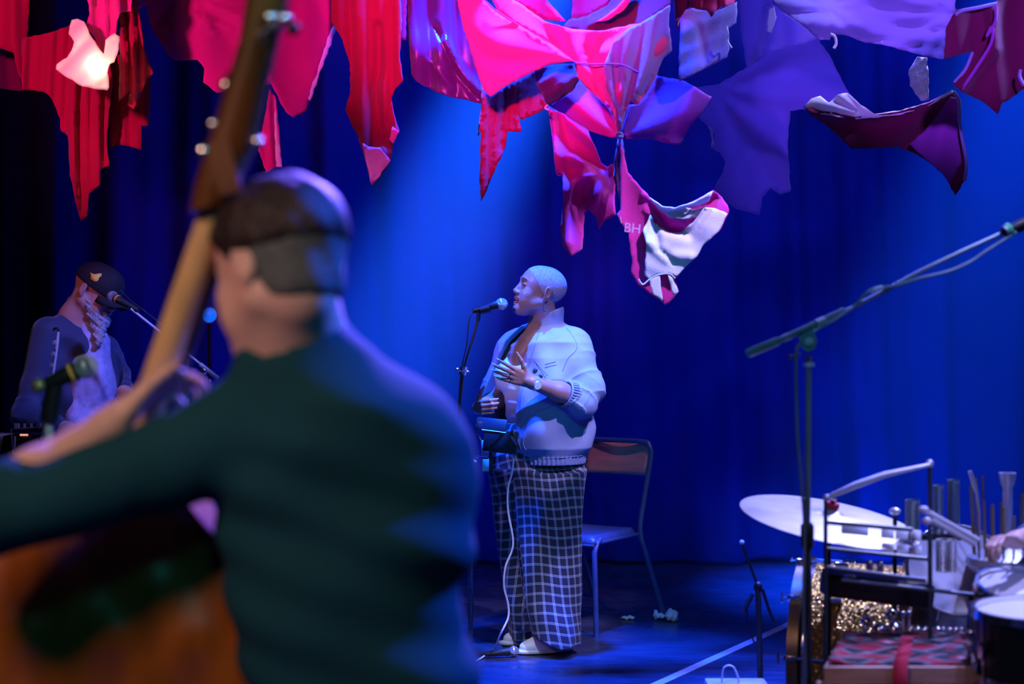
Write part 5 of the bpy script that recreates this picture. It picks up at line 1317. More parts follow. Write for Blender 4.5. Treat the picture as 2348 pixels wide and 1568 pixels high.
def crumple(c, r, flat, nm, label, cat, seed):
    B = Body(Vector(c) - Vector((r * 1.8, r * 1.4, r)), Vector(c) + Vector((r * 1.8, r * 1.4, r * 1.4)), 0.003)
    rs = random.Random(seed)
    for k in range(7):
        B.add(ell((c[0] + rs.uniform(-1, 1) * r, c[1] + rs.uniform(-.6, .6) * r, c[2] + rs.uniform(0, .5) * r * flat), (r * rs.uniform(.25, .55), r * rs.uniform(.2, .45), r * flat * rs.uniform(.3, .7)), rz(rs.uniform(0, 3))), 0.004)
    B.disp(lambda X, Y, Z: 0.004 * np.sin(230 * X + 120 * Y) * np.sin(190 * Z + 150 * Y))
    B.cutf(lambda X, Y, Z: 0.0008 - Z + 0 * X + 0 * Y)
    return tag(B.build(nm, M['tissue'], smooth=0), label, cat)
crumple((.745, 7.19, .018), .055, .7, 'crumpled_tape', 'crumpled white tape wrapped around the rear foot of the chair', 'tape', 3)
crumple((P(1440, 0, 7.24).x, 7.24, .004), .036, .25, 'tissue', 'flat scrap of tissue on the floor beneath the chair', 'tissue', 5)

# ------------------------------------------------------------------ tall boom stand, front right
M['stand_teal'] = mat('grey_green_stand', (0.16, 0.24, 0.26), 0.4, 0.4)
bs = thing('boom_stand', (P(1851, 0, 4.2).x, 4.2, 0), 'tall boom microphone stand reaching to the right edge in front of the cymbal', 'microphone stand')
sx = bs.location.x
G().tube([(sx, 4.2, 0.10), (sx, 4.2, 0.82)], 0.0125, 12).build('lower_pole', M['black_paint'], bs)
G().tube([(sx, 4.2, 0.80), (sx + .004, 4.2, P(0, 815, 4.2).z)], 0.0085, 12).build('upper_pole', M['stand_teal'], bs)
G().lathe((sx, 4.2, 0.80), (0, 0, 1), [(-.03, .012), (-.03, .019), (.03, .019), (.04, .012)], 16).build('collar', M['black'], bs)
G().lathe(P(1855, 836, 4.2), (0, 0, 1), [(-.006, .010), (-.006, .015), (.006, .015), (.006, .010)], 16).build('ring', M['steel'], bs)
g = G(); tripod(g, sx, 4.2, 0.34, 0.16); g.build('feet', M['black_paint'], bs)
bo_ = [P(1715, 810, 4.12), P(1782, 783, 4.14), P(1861, 753, 4.18), P(1938, 714, 4.20), P(2038, 662, 4.22), P(2114, 620, 4.24), P(2209, 575, 4.26), P(2290, 538, 4.28), P(2420, 478, 4.32)]
G().tube(bo_, 0.0062, 10).build('boom', M['stand_teal'], bs)
G().tube([P(1713, 811, 4.12), P(1784, 782, 4.14)], 0.0125, 14).build('counterweight', M['stand_teal'], bs)
G().tube([P(1784, 782, 4.14), P(1935, 712, 4.195)], 0.0085, 12).build('boom_sleeve', M['stand_teal'], bs)
for a, b in (((1795, 777), (1812, 770)), ((1872, 741), (1890, 733))): G().tube([P(*a, 4.15), P(*b, 4.16)], 0.0100, 12).build('boom_collar', M['steel'], bs)
g = G(); pl_ = [(1831, 771), (1862, 753), (1868, 765), (1874, 782), (1868, 800), (1853, 807), (1840, 800), (1835, 786)]
fr_ = [P(x, y, 4.135) for x, y in pl_]; bk = [P(x, y, 4.175) for x, y in pl_]; K = len(pl_)
g._add(fr_ + bk, [tuple(range(K)), tuple(range(2 * K - 1, K - 1, -1))] + [(i, (i + 1) % K, K + (i + 1) % K, K + i) for i in range(K)]); g.build('clutch_plate', M['stand_teal'], bs)
g = G(); g.lathe(P(1855, 783, 4.13), (0, -1, 0), [(0, .0), (0, .012), (.004, .012), (.004, .006), (.010, .006), (.010, 0)], 16); g.build('clutch_bolt', M['steel'], bs)
g = G(); g.tube([P(1838, 812, 4.17), P(1812, 818, 4.17)], 0.004, 8); g.ball(P(1811, 818, 4.17), .007, 10); g.build('wing_knob', M['black'], bs)
tag(G().tube(spline([P(2330, 532, 4.26), P(2262, 575, 4.24), P(2225, 600, 4.23), P(2175, 622, 4.21), P(2110, 638, 4.20), P(2065, 652, 4.20), P(2024, 660, 4.20), P(2004, 662, 4.19), P(1982, 676, 4.18), P(1960, 700, 4.19), P(1915, 732, 4.16), P(1872, 755, 4.15), P(1832, 790, 4.16), P(1825, 830, 4.17), P(1826, 900, 4.18), P(1829, 1000, 4.18), P(1837, 1100, 4.18), P(1845, 1220, 4.18), P(1842, 1400, 4.17), P(1846, 1568, 4.16), (sx - .03, 4.12, 0.01)], 6), 0.0046, 8).build('microphone_cable', M['stand_teal']), 'dark cable wound along the tall boom stand and down its pole', 'cable')
G().tube([P(1996, 668, 4.19), P(2016, 661, 4.19), P(2024, 659, 4.19)], 0.0064, 8).build('cable_clip', M['white_plastic'], bs)
bm2 = thing('microphone', tuple(P(2360, 515, 4.28)), 'black microphone with a green band at the right edge of the picture', 'microphone')
G().tube([P(2304, 532, 4.27), P(2330, 522, 4.275), P(2440, 470, 4.30)], [0.010, 0.018, 0.020], 14).build('handle', M['black'], bm2)
ax_ = (P(2440, 470, 4.30) - P(2310, 529, 4.27)).normalized()
G().lathe(P(2316, 527, 4.27), ax_, [(-.010, .0155), (-.010, .021), (0, .022), (0, .0155)], 18).build('green_band', M['green'], bm2)
G().lathe(P(2307, 531, 4.265), ax_, [(-.006, .012), (-.006, .019), (0.002, .019), (0.002, .012)], 18).build('grey_band', M['stand_teal'], bm2)

# ------------------------------------------------------------------ foreground microphone, left
mic(P(197, 841, 3.6), P(95, 885, 3.58), 'microphone', 'blurred round microphone with an orange ring at the left', ring=M['orange'], r=0.029, body=M['black'])
fs_ = thing('microphone_stand', (P(112, 0, 3.6).x, 3.6, 0), 'short black stand holding the blurred microphone with an orange ring', 'microphone stand')
fx = fs_.location.x
G().tube([(fx, 3.6, 0.08), (fx, 3.6, P(0, 965, 3.6).z)], 0.010, 10).build('pole', M['steel'], fs_)
g = G(); g.tube([(fx, 3.6, P(0, 968, 3.6).z), P(118, 930, 3.6), P(128, 880, 3.59)], [0.020, 0.024, 0.018], 12); g.build('clip', M['black'], fs_)
G().ball(P(88, 884, 3.57), (.018, .016, .018), 12).build('connector', M['hoop'], fs_)
g = G(); tripod(g, fx, 3.6, 0.26, 0.10); g.build('feet', M['black_paint'], fs_)
# the bearded man's microphone on a boom
mic(P(258, 680, 6.08), P(316, 712, 6.02), 'microphone', 'microphone held close to the grey beard', ring=M['orange'], r=0.023)
ms = thing('microphone_stand', (P(505, 0, 6.05).x, 6.05, 0), 'boom stand for the bearded man, partly hidden by the bass player', 'microphone stand')
G().tube([P(300, 708, 6.02), P(372, 765, 6.03), P(496, 864, 6.05)], 0.0055, 8).build('boom', M['plate'], ms)
G().tube([P(276, 665, 6.06), P(300, 690, 6.04), P(330, 712, 6.02), P(385, 755, 6.02)], 0.0022, 6).build('cable', M['black_paint'], ms)
G().tube([P(458, 835, 6.04), P(500, 868, 6.05)], 0.010, 10).build('counterweight', M['plate'], ms)
g = G(); g.ball(P(468, 852, 6.03), (.014, .012, .014), 10); g.ball(P(482, 872, 6.03), .006, 8); g.build('clutch', M['chrome'], ms)
G().tube([(ms.location.x - .06, 6.06, 0.05), P(470, 850, 6.06)], 0.009, 8).build('pole', M['black_paint'], ms)
g = G(); tripod(g, ms.location.x - .06, 6.06, 0.28, 0.12); g.build('feet', M['black_paint'], ms)

# ------------------------------------------------------------------ soprano saxophone, effects rack
sx_ = thing('saxophone', tuple(P(108, 1020, 5.95)), 'silver straight saxophone standing before the man in the cap', 'saxophone')
axis = [P(134, 760, 5.95), P(131, 790, 5.95), P(125, 830, 5.95), P(118, 870, 5.95), P(113, 920, 5.95), P(108, 970, 5.95), P(103, 1010, 5.95), P(100, 1040, 5.95)]
G().tube(axis, [.005, .006, .007, .009, .011, .014, .020, .036], 16).build('body', M['plate'], sx_)
G().tube(spline([P(134, 762, 5.95), P(133, 755, 5.95), P(128, 752, 5.95), P(122, 757, 5.95)], 4), [.005] * 12 + [.007], 8).build('mouthpiece', M['black'], sx_)
for k in range(9):
    y = 785 + k * 26; x = np.interp(y, [760, 830, 870, 920, 1010], [134, 125, 118, 113, 103])
    o = G().lathe(P(x - 5, y, 5.925), (-0.4, -1, 0), [(0, .0085), (.004, .0085), (.004, 0)], 14).build('key', M['plate'], sx_)
G().tube([P(127, 800, 5.93), P(112, 900, 5.925), P(104, 985, 5.92)], 0.0022, 6).build('key_rod', M['chrome'], sx_)
ss_ = thing('saxophone_stand', (P(100, 0, 5.95).x, 5.95, 0), 'small black peg stand under the silver saxophone', 'stand')
g = G(); g.tube([(P(100, 0, 5.95).x, 5.95, 0.05), P(100, 1036, 5.95)], 0.009, 8); g.build('peg', M['black'], ss_)
g = G(); tripod(g, P(100, 0, 5.95).x, 5.95, 0.2, 0.08); g.build('feet', M['black'], ss_)
rk = thing('mixing_desk', tuple(P(62, 1035, 6.0)), 'small black mixing desk with a steel frame at the far left', 'mixer')
g = G(); g.box(P(62, 1020, 6.08), (0.068, 0.10, 0.048), X=(1, 0.05, 0.06), Z=(0, 0, 1), bev=0.006); g.build('housing', M['black'], rk)
g = G(); g.tube([P(30, 1040, 5.97), P(25, 984, 5.97), P(100, 978, 5.965), P(104, 1030, 5.96)], 0.0032, 6); g.build('frame', M['steel'], rk)
for k, x in enumerate((35, 42, 56, 72, 92)): G().lathe(P(x, 975, 6.0 + .02 * (k % 2)), (0, 0, 1), [(-.012, .006), (.006, .006), (.008, .004), (.008, 0)], 10).build('knob', M['steel'], rk)
M['lcd'] = mat('orange_display', (0.9, 0.35, 0.2), 0.4, emit=0.9, ecol=(0.9, 0.4, 0.25))
G().box(P(55, 997, 5.965), (0.016, 0.002, 0.004)).build('display', M['lcd'], rk)
G().tube([P(33, 1030, 5.955), P(34, 1000, 5.955)], 0.005, 8).build('fader', M['white_plastic'], rk)
ks = thing('keyboard', (P(-60, 0, 6.1).x, 6.1, 0.0), 'blue-lit keyboard on a stand at the left edge behind the mixing desk', 'keyboard')
g = G(); g.box(P(-75, 1012, 6.15), (0.19, 0.15, 0.03), X=(1, 0, 0), Z=(0, 0, 1), bev=0.006); g.build('case', M['steel'], ks)
for k in range(14): G().box(P(-175 + k * 14, 1001, 6.06), (0.0115, 0.06, 0.006), bev=0.002).build('key', M['white_plastic'], ks)
kz = P(-75, 1028, 6.15).z - .02
for s_ in (-1, 1): G().tube([(ks.location.x - .15 * s_, 6.1, 0.0), (ks.location.x + .13 * s_, 6.2, kz)], 0.014, 8).build('leg', M['black'], ks)
G().tube([(P(62, 0, 6).x - .1, 6.15, kz - .02), (P(62, 0, 6).x + .10, 6.15, kz - .02)], 0.014, 8).build('support_bar', M['black'], ks)
G().tube([(P(-20, 0, 6).x, 6.15, kz - .02), (P(-130, 0, 6).x, 6.15, kz - .02)], 0.014, 8).build('support_bar', M['black'], ks)
for x in (20, 95): G().tube([(P(x, 0, 6).x, 6.15, 0), (P(x, 0, 6).x, 6.15, kz - .02)], 0.012, 8).build('leg', M['black'], ks)
# made-up glowing disc for a blue blur past the player's cheek, and a teal pole
M['blue_glow'] = mat('blue_glow_disc', (0.0, 0.15, 0.9), 0.4, emit=0.85, ecol=(0.0, 0.16, 1.0))
bl = thing('added_blue_glow', (P(480, 0, 8.3).x, 8.3, 0), 'small round blue glow added on a pole, seen between bass neck and cheek', 'lamp')
G().lathe(P(480, 722, 8.3), (0.1, -1, 0), [(-.07, .0), (-.06, .035), (0, .050), (.008, .050), (.008, .042), (0, .042)], 24).build('housing', M['black'], bl)
G().lathe(P(480, 722, 8.3), (0.1, -1, 0), [(0, .044), (.006, .03), (.008, 0)], 24).build('lens', M['blue_glow'], bl)
G().tube([(P(480, 0, 8.3).x, 8.34, 0), P(480, 742, 8.34)], 0.012, 8).build('pole', M['black'], bl)
g = G(); tripod(g, P(480, 0, 8.3).x, 8.34, 0.25, 0.12); g.build('feet', M['black'], bl)
tp = thing('speaker_pole', (P(420, 0, 4.6).x, 4.6, 0), 'pale teal pole standing behind the bass player by the neck of the bass', 'pole')
G().tube([(P(420, 0, 4.6).x, 4.6, 0.05), P(425, 822, 4.6)], 0.012, 12).build('pole', M['mint'], tp)
g = G(); tripod(g, P(420, 0, 4.6).x, 4.6, 0.25, 0.12); g.build('feet', M['black'], tp)

# ================================================================== DRUMS AND PERCUSSION
M['rack'] = mat('dark_rack_metal', (0.05, 0.07, 0.09), 0.4, 0.3)
def gold_glitter():
    m = mat('champagne_glitter_wrap', (0.52, 0.33, 0.07), 0.32, 0.8, var=0.1)
    nt = m.node_tree; N = nt.nodes; L = nt.links; b = N['Principled BSDF']
    tc = N.new('ShaderNodeTexCoord'); v = N.new('ShaderNodeTexVoronoi'); v.inputs['Scale'].default_value = 320
    L.new(tc.outputs['Object'], v.inputs['Vector'])
    sub = N.new('ShaderNodeVectorMath'); sub.operation = 'SUBTRACT'; L.new(v.outputs['Color'], sub.inputs[0]); sub.inputs[1].default_value = (.5, .5, .5)
    sc2 = N.new('ShaderNodeVectorMath'); sc2.operation = 'SCALE'; L.new(sub.outputs[0], sc2.inputs[0]); sc2.inputs['Scale'].default_value = 1.5
    ge = N.new('ShaderNodeNewGeometry'); ad = N.new('ShaderNodeVectorMath'); ad.operation = 'ADD'
    L.new(ge.outputs['Normal'], ad.inputs[0]); L.new(sc2.outputs[0], ad.inputs[1])
    no = N.new('ShaderNodeVectorMath'); no.operation = 'NORMALIZE'; L.new(ad.outputs[0], no.inputs[0]); L.new(no.outputs[0], b.inputs['Normal'])
    return m
M['glitter'] = gold_glitter()
M['bronze'] = mat('bronze_cymbal', (0.60, 0.56, 0.55), 0.42, 0.55, var=0.12, nscale=14)
M['drumhead'] = mat('white_drumhead', (0.88, 0.88, 0.90), 0.5, var=0.02)
bd = thing('bass_drum', (1.18, 4.93, 0), 'large gold-glitter bass drum beside the tall boom stand', 'drum')
ax = Vector((.94, -.34, 0)).normalized(); bc = Vector((P(1846, 0, 5.0).x, 5.0, 0.315)); R_ = 0.295
G().lathe(bc + ax * .03, ax, [(0, R_), (.36, R_), (.36, R_ - .01), (0, R_ - .01)], 64, closed=True).build('shell', M['glitter'], bd)
G().lathe(bc, ax, [(-.014, R_ - .005), (-.014, R_ + .012), (.022, R_ + .012), (.022, R_ - .005)], 64, closed=True).build('hoop', M['hoop'], bd)
G().lathe(bc, ax, [(.034, R_), (.034, R_ + .006), (.046, R_ + .006), (.046, R_)], 64, closed=True).build('rim', M['chrome'], bd)
G().lathe(bc, ax, [(.37, R_ - .005), (.37, R_ + .012), (.41, R_ + .012), (.41, R_ - .005)], 64, closed=True).build('hoop', M['hoop'], bd)
for h_ in (-.004, .395): G().lathe(bc + ax * h_, ax, [(0, 0), (0, R_)], 48).build('drumhead', M['drumhead'], bd)
up_ = Vector((0, 0, 1)); sd = ax.cross(up_)
for k in range(10):
    a = math.radians(12 + 36 * k); d_ = up_ * math.cos(a) + sd * math.sin(a)
    o = G().tube([bc + d_ * (R_ + .018) - ax * .035, bc + d_ * (R_ + .018) + ax * .12], 0.0035, 6).build('tension_rod', M['chrome'], bd)
    G().box(bc + d_ * (R_ + .018), (.020, .008, .010), X=ax, Z=d_, bev=.002).build('claw', M['chrome'], o)
    G().tube([bc + d_ * (R_ + .018) - ax * .036 - ax.cross(d_) * .018, bc + d_ * (R_ + .018) - ax * .036 + ax.cross(d_) * .018], 0.005, 8).build('wing_nut', M['chrome'], o)
    G().box(bc + d_ * (R_ + .010) + ax * .13, (.022, .008, .012), X=ax, Z=d_, bev=.003).build('lug', M['chrome'], bd)
for s_ in (-1, 1): G().tube([bc + Vector((0, 0, -.15)) + sd * .27 * s_ + ax * .1, bc + sd * .36 * s_ + ax * .02 + Vector((0, 0, -.312))], 0.008, 8).build('spur', M['chrome'], bd)
# ride cymbal
cy_c = P(1903, 1186, 4.6); cn_ = Vector((.150, -.150, 1)).normalized()
cyb = thing('cymbal', (cy_c.x, cy_c.y, cy_c.z), 'broad ride cymbal tilted over the bass drum', 'cymbal')
G().lathe(cy_c, cn_, [(.030, .006), (.028, .020), (.018, .036), (.012, .045), (.008, .12), (0, .20), (-.010, .278), (-.0115, .278), (-.002, .20), (.005, .12), (.009, .045), (.015, .034), (.024, .018), (.026, .006)], 72).build('disc', M['bronze'], cyb)
o = G().lathe(cy_c, cn_, [(.032, 0), (.032, .022), (.046, .022), (.046, 0)], 18).build('felt', M['red_felt'], cyb)
G().ball(cy_c + cn_ * .062, (.011, .011, .014), 12).build('wing_nut', M['chrome'], cyb)
csd = thing('cymbal_stand', (cy_c.x, 4.62, 0), 'black stand carrying the tilted ride cymbal', 'stand')
g = G(); g.tube([(cy_c.x, 4.62, 0.1), (cy_c.x, 4.62, cy_c.z - .06), cy_c + cn_ * .055], 0.008, 10); g.build('pole', M['black'], csd)
g = G(); tripod(g, cy_c.x, 4.62, 0.10, 0.2); g.build('feet', M['black'], csd)
# percussion rack
rkx = thing('percussion_rack', (P(2010, 0, 4.3).x, 4.3, 0), 'dark metal percussion rack with two posts and sloping rails right of the cymbal', 'rack')
G().tube([(P(1893, 0, 4.3).x, 4.3, 0.0), P(1893, 1140, 4.3)], 0.0060, 10).build('post', M['rack'], rkx)
G().tube([(P(2134, 0, 4.3).x, 4.3, 0.0), P(2132, 1062, 4.3)], 0.0068, 10).build('post', M['rack'], rkx)
G().ball(P(2132, 1063, 4.3), .012, 12).build('post_cap', M['steel'], rkx)
for a, b in (((1898, 1198), (2092, 1214)), ((1896, 1258), (2132, 1282)), ((1890, 1300), (2122, 1330)), ((1930, 1330), (2250, 1366))):
    G().tube([P(*a, 4.3), P(*b, 4.3)], 0.0062, 8).build('rail', M['rack'], rkx)
G().box(P(2010, 1350, 4.42), (0.16, 0.05, 0.035), X=(1, 0, -.12), bev=.006).build('tray', M['black'], rkx)
for x in (1890, 2134):
    g = G(); tripod(g, P(x, 0, 4.3).x, 4.3, 0.12, 0.05); g.build('feet', M['black'], rkx)
# brush on the rack
G().tube([P(1895, 1141, 4.28), P(1960, 1113, 4.28), P(2030, 1088, 4.28), P(2132, 1065, 4.28)], [.006, .0095, .009, .005], 10).build('sloping_arm', M['steel'], rkx)
G().ball(P(1895, 1141, 4.28), .010, 12).build('clamp', M['steel'], rkx)
M['spring'] = mat('spring_steel', (0.55, 0.57, 0.60), 0.4, 0.4)
# chime plates hanging in the rack
for k, (x, y, w_, h_) in enumerate(((2035, 1222, 26, 22), (2068, 1224, 26, 24), (2100, 1228, 22, 24), (2036, 1256, 26, 20), (2070, 1260, 26, 22), (2102, 1262, 20, 22), (1960, 1215, 56, 20))):
    o = G().box(P(x, y, 4.36), (w_ / 2 / F * 4.3 * 1.1, .003, h_ / 2 / F * 4.3 * 1.1), X=(1, -.1, -.08), Z=(0.05, .45, 1), bev=.001).build('chime_plate', M['plate'])
    tag(o, ['left chime plate of the upper row in the percussion rack', 'middle chime plate of the upper row in the percussion rack', 'right chime plate of the upper row, next to the rack post',
            'left chime plate of the lower row in the percussion rack', 'middle chime plate of the lower row in the percussion rack', 'right chime plate of the lower row, next to the rack post', 'long bright metal plate under the ride cymbal in the rack'][k], 'chime', 'chime plates in the percussion rack')
def coil(x, y0, y1, d, r, turns, label, m='spring'):
    pts = []
    for i in range(turns * 10 + 1):
        t = i / (turns * 10); c = P(x, y0, d).lerp(P(x, y1, d), t); a = 2 * PI * turns * t
        pts.append(c + Vector((r * math.cos(a), r * math.sin(a), 0)))
    return tag(G().tube(pts, 0.0028, 5).build('metal_spring', M[m]), label, 'spring')
coil(2186, 1100, 1226, 4.5, .017, 24, 'tall metal coil spring behind the drummer\'s sticks, rightmost of the springs', 'stand_teal')
coil(2152, 1112, 1226, 4.5, .015, 22, 'metal coil spring beside the taller one, behind the rack post', 'stand_teal')
coil(2092, 1146, 1222, 4.5, .020, 15, 'short wide metal coil spring left of the rack post', 'stand_teal')
coil(2160, 1236, 1310, 4.34, .016, 14, 'bright metal coil spring in front of the white drum, right of the rack post')
coil(2183, 1236, 1310, 4.34, .013, 14, 'thin bright metal coil spring against the white drum skin')
sb = tag(G().box(P(2150, 1231, 4.45), (.100, .012, .009), bev=.003).build('spring_bar', M['black']), 'dark bar that holds the coil springs across the rack', 'bar')
for k, (x, h_) in enumerate(((1994, 1300), (2018, 1304))):
    tag(G().ball(P(x, h_ - 4, 4.38), (.011, .012, .022), 14).build('bell', M['chrome']), 'shiny little bell in the rack, %s of the pair' % ('left' if k == 0 else 'right'), 'bell')
tag(G().ball(P(1948, 1322, 4.36), (.022, .014, .007), 14).build('jingle', M['chrome']), 'flat shiny jingle lying on the lower rack rail', 'jingle')
tag(G().ball(P(2052, 1172, 4.6), (.018, .018, .012), 14).lathe(P(2052, 1178, 4.6), (0, 0, 1), [(-.03, .006), (0, .006)], 10).build('wing_nut', M['steel']), 'small blue-lit wing nut on a stand behind the cymbal', 'wing nut')
tag(G().tube([P(2052, 1182, 4.6), (P(2052, 0, 4.6).x, 4.6, 0.0)], 0.007, 8).build('stand_pole', M['black']), 'thin black pole under the small wing nut behind the cymbal', 'pole')
# big pale drum tilted towards us
dc = P(2196, 1306, 4.62); dn = Vector((-.15, -.80, .58)).normalized()
wd_ = thing('drum', (dc.x, dc.y, 0.0), 'pale round drum tilted towards the camera behind the rack', 'drum')
RR = 0.150
G().lathe(dc, -dn, [(0, RR), (.16, RR), (.16, RR - .008), (0, RR - .008)], 56, closed=True).build('shell', M['bronze'], wd_)
G().lathe(dc, dn, [(.004, 0), (.004, RR - .002), (0, RR)], 48).build('drumhead', M['drumhead'], wd_)
G().torus(dc, dn, RR + .004, .006, 56, 10).build('rim', M['chrome'], wd_)
for k in range(10):
    a = 2 * PI * k / 10 + .2; u_ = dn.orthogonal().normalized(); v2_ = dn.cross(u_); q = dc + (u_ * math.cos(a) + v2_ * math.sin(a)) * (RR + .010)
    G().tube([q + dn * .012, q - dn * .05], 0.005, 8).build('tension_rod', M['chrome'], wd_)
G().tube([dc - dn * .08, (dc.x, dc.y + .10, 0.0)], 0.012, 8).build('leg', M['black'], wd_)
g = G(); tripod(g, dc.x, dc.y + .1, 0.10, 0.1); g.build('feet', M['black'], wd_)
# two sticks held by the drummer
for k, (a, b, r, lb) in enumerate((((2130, 1175), (2243, 1238), .0075, 'upper white stick held in the drummer\'s hand'), ((2136, 1192), (2236, 1247), .0085, 'lower thicker stick held in the drummer\'s hand'))):
    s_t = thing('beater', tuple(P(*a, 4.22)), lb, 'drumstick')
    G().tube([P(*a, 4.22), P(*b, 4.26)], r, 10).build('shaft', M['white_plastic'], s_t)
    G().ball(P(a[0] - 12, a[1] - 6 + 8 * k, 4.21), (.015, .013, .012), 12).build('tip', M['cable_white'], s_t)
# drummer at the right edge
M['sleeve_blue'] = mat('blue_grey_sleeve', (0.12, 0.20, 0.42), 0.75)
dr = thing('person', (2.05, 5.05, 0), 'drummer mostly outside the right edge, only a hand and sleeve showing', 'person')
B = Body((1.25, 4.0, 0.55), (2.35, 5.4, 1.55), 0.006)
WD = P(2330, 1238, 4.36)
hand(B, WD, P(2250, 1232, 4.27) - WD, (-0.1, -0.3, -1), (-.3, -.9, .2), curl=(.55, .7, .75, .8), thumb=(.9, .4, -.1))
ED = Vector((1.78, 4.62, .78)); SD = Vector((1.90, 5.02, 1.12))
B.add(cone(WD, ED, .028, .042), .02); B.add(cone(ED, SD, .045, .055), .02)
HD = Frame((2.02, 5.05, 1.36), (-.5, -.8, -.1)); head(B, HD); B.add(cone((2.03, 5.08, 1.30), (2.05, 5.1, 1.15), .055, .07), .02)
B.build('body', M['skin_light'], dr)
B = Body((1.35, 4.1, 0.35), (2.5, 5.5, 1.35), 0.010)
B.add(loft([(.42, 0, 0, .19, .15), (.7, 0, 0, .19, .13), (1.0, 0, 0, .21, .13), (1.14, 0, 0, .16, .10), (1.19, 0, 0, .08, .07)], C=(2.07, 5.1)), .02)
B.add(sleeve(SD + Vector((.03, .02, 0)), ED, .075, .060, .005, 80), .05); B.add(sleeve(ED, ED.lerp(WD, .78), .060, .045, .005, 100), .02)
B.build('shirt', M['sleeve_blue'], dr)
B = Body((1.4, 4.3, 0.0), (2.4, 5.4, .6), 0.014)
for s_ in (-1, 1):
    B.add(cone((2.07 + .1 * s_, 5.08, .48), (1.95 + .2 * s_, 4.70, .48), .095, .075), .03); B.add(cone((1.95 + .2 * s_, 4.70, .48), (1.95 + .2 * s_, 4.75, .06), .07, .05), .02)
B.build('trousers', M['trouser'], dr)
stl = thing('stool', (2.07, 5.12, 0), 'drummer\'s round stool outside the right edge', 'stool')
G().lathe((2.07, 5.12, .34), (0, 0, 1), [(0, 0), (0, .16), (.06, .17), (.07, .15), (.07, 0)], 24).build('seat', M['black'], stl)
g = G(); g.tube([(2.07, 5.12, .34), (2.07, 5.12, .1)], .018, 10); tripod(g, 2.07, 5.12, .2, .15); g.build('base', M['black'], stl)
# waterphone: flared neck, bronze rods around a bowl
wp = P(2310, 1300, 4.55)
wt_ = thing('waterphone', (wp.x, wp.y, wp.z - .08), 'waterphone with a flared steel neck and a ring of upright rods', 'waterphone')
top = P(2311, 1084, 4.55).z - wp.z
G().lathe(wp, (0, 0, 1), [(-.02, .0), (-.02, .10), (.01, .125), (.03, .120), (.055, .06), (.065, .020), (.08, .0155), (top - .045, .0150), (top - .035, .020), (top - .015, .024), (top, .026), (top, .018), (top - .02, .014)], 32).build('bowl_and_neck', M['steel'], wt_)
for k in range(22):
    a = 2 * PI * k / 22; hgt = (0.24 - 0.16 * (k % 11) / 11) if k < 11 else 0.12 + 0.10 * abs(math.sin(k))
    if math.cos(a) < -0.2: hgt = 0.17 + 0.085 * (math.sin(a) * .5 + .5)
    q = wp + Vector((.098 * math.cos(a), .098 * math.sin(a), .02))
    G().tube([q, q + Vector((.010 * math.cos(a), .01 * math.sin(a), hgt))], 0.0035, 6).build('rod', M['hoop'], wt_)
wa = tag(G().tube([P(2224, 1080, 4.5), P(2234, 1112, 4.5), P(2240, 1130, 4.5), P(2246, 1175, 4.5), (P(2246, 0, 4.5).x, 4.5, 0)], [.006, .007, .005, .003, .004], 8).build('rod_stand', M['steel']), 'slim blue-lit rod standing left of the waterphone', 'rod')
tag(G().tube([(wp.x, wp.y + .0, 0.0), (wp.x, wp.y, wp.z - .02)], 0.016, 10).lathe((wp.x, wp.y, wp.z - .035), (0, 0, 1), [(0, 0), (0, .07), (.012, .08), (.012, 0)], 20).build('waterphone_stand', M['black']), 'black column stand under the waterphone', 'stand')
# white pale keys between drum and hand
xl = thing('metallophone', tuple(P(2330, 1312, 4.5)), 'row of pale metal bars in front of the waterphone', 'metallophone')
for k in range(6):
    G().box(P(2296 + k * 19, 1308 + k * 1.5, 4.44), (.0105, .05, .004), X=(1, 0, 0), Z=(0, -.35, 1), bev=.001).build('bar', M['white_plastic'], xl)
G().box(P(2340, 1322, 4.46), (.075, .045, .010), Z=(0, -.35, 1)).build('frame', M['black'], xl)
G().tube([P(2340, 1324, 4.47), (P(2340, 0, 4.47).x, 4.47, 0)], .012, 8).build('leg', M['black'], xl)
# bright snare in the lower right corner
def drum(c, n, R_, dep, label, shell, grp=None, legs=3, nl=8):
    n = Vector(n).normalized(); c = Vector(c)
    t = thing('drum', (c.x, c.y, 0.0), label, 'drum', grp)
    G().lathe(c, -n, [(.004, R_), (dep, R_), (dep, R_ - .008), (.004, R_ - .008)], 64, closed=True).build('shell', shell, t)
    G().lathe(c, n, [(0, 0), (.001, R_ - .012), (-.004, R_)], 56).build('drumhead', M['drumhead'], t)
    G().lathe(c, n, [(.012, R_ + .002), (.012, R_ + .012), (-.010, R_ + .014), (-.010, R_ + .002)], 64, closed=True).build('rim', M['chrome'], t)
    G().lathe(c - n * dep, n, [(.012, R_ + .002), (.012, R_ + .012), (-.010, R_ + .014), (-.010, R_ + .002)], 64, closed=True).build('rim', M['chrome'], t)
    u_ = Vector((1, 0, 0)); u_ = (u_ - n * u_.dot(n)).normalized(); v2_ = n.cross(u_)
    for k in range(nl):
        a = 2 * PI * (k + .4) / nl; q = c + (u_ * math.cos(a) + v2_ * math.sin(a)) * (R_ + .015)
        o = G().tube([q + n * .016, q - n * (dep + .008)], 0.0035, 6).build('tension_rod', M['chrome'], t)
        G().box(q - n * dep * .5, (.010, .010, .022), X=u_ * math.cos(a) + v2_ * math.sin(a), Z=n, bev=.003).build('lug', M['chrome'], o)
    for k in range(legs):
        a = 2 * PI * k / legs + .5
        q = c + (u_ * math.cos(a) + v2_ * math.sin(a)) * (R_ + .02) - n * dep * .6
        G().tube([q, (q.x + .03 * math.cos(a), q.y + .03 * math.sin(a), 0.0)], 0.007, 8).build('leg', M['black'], t)
    return t
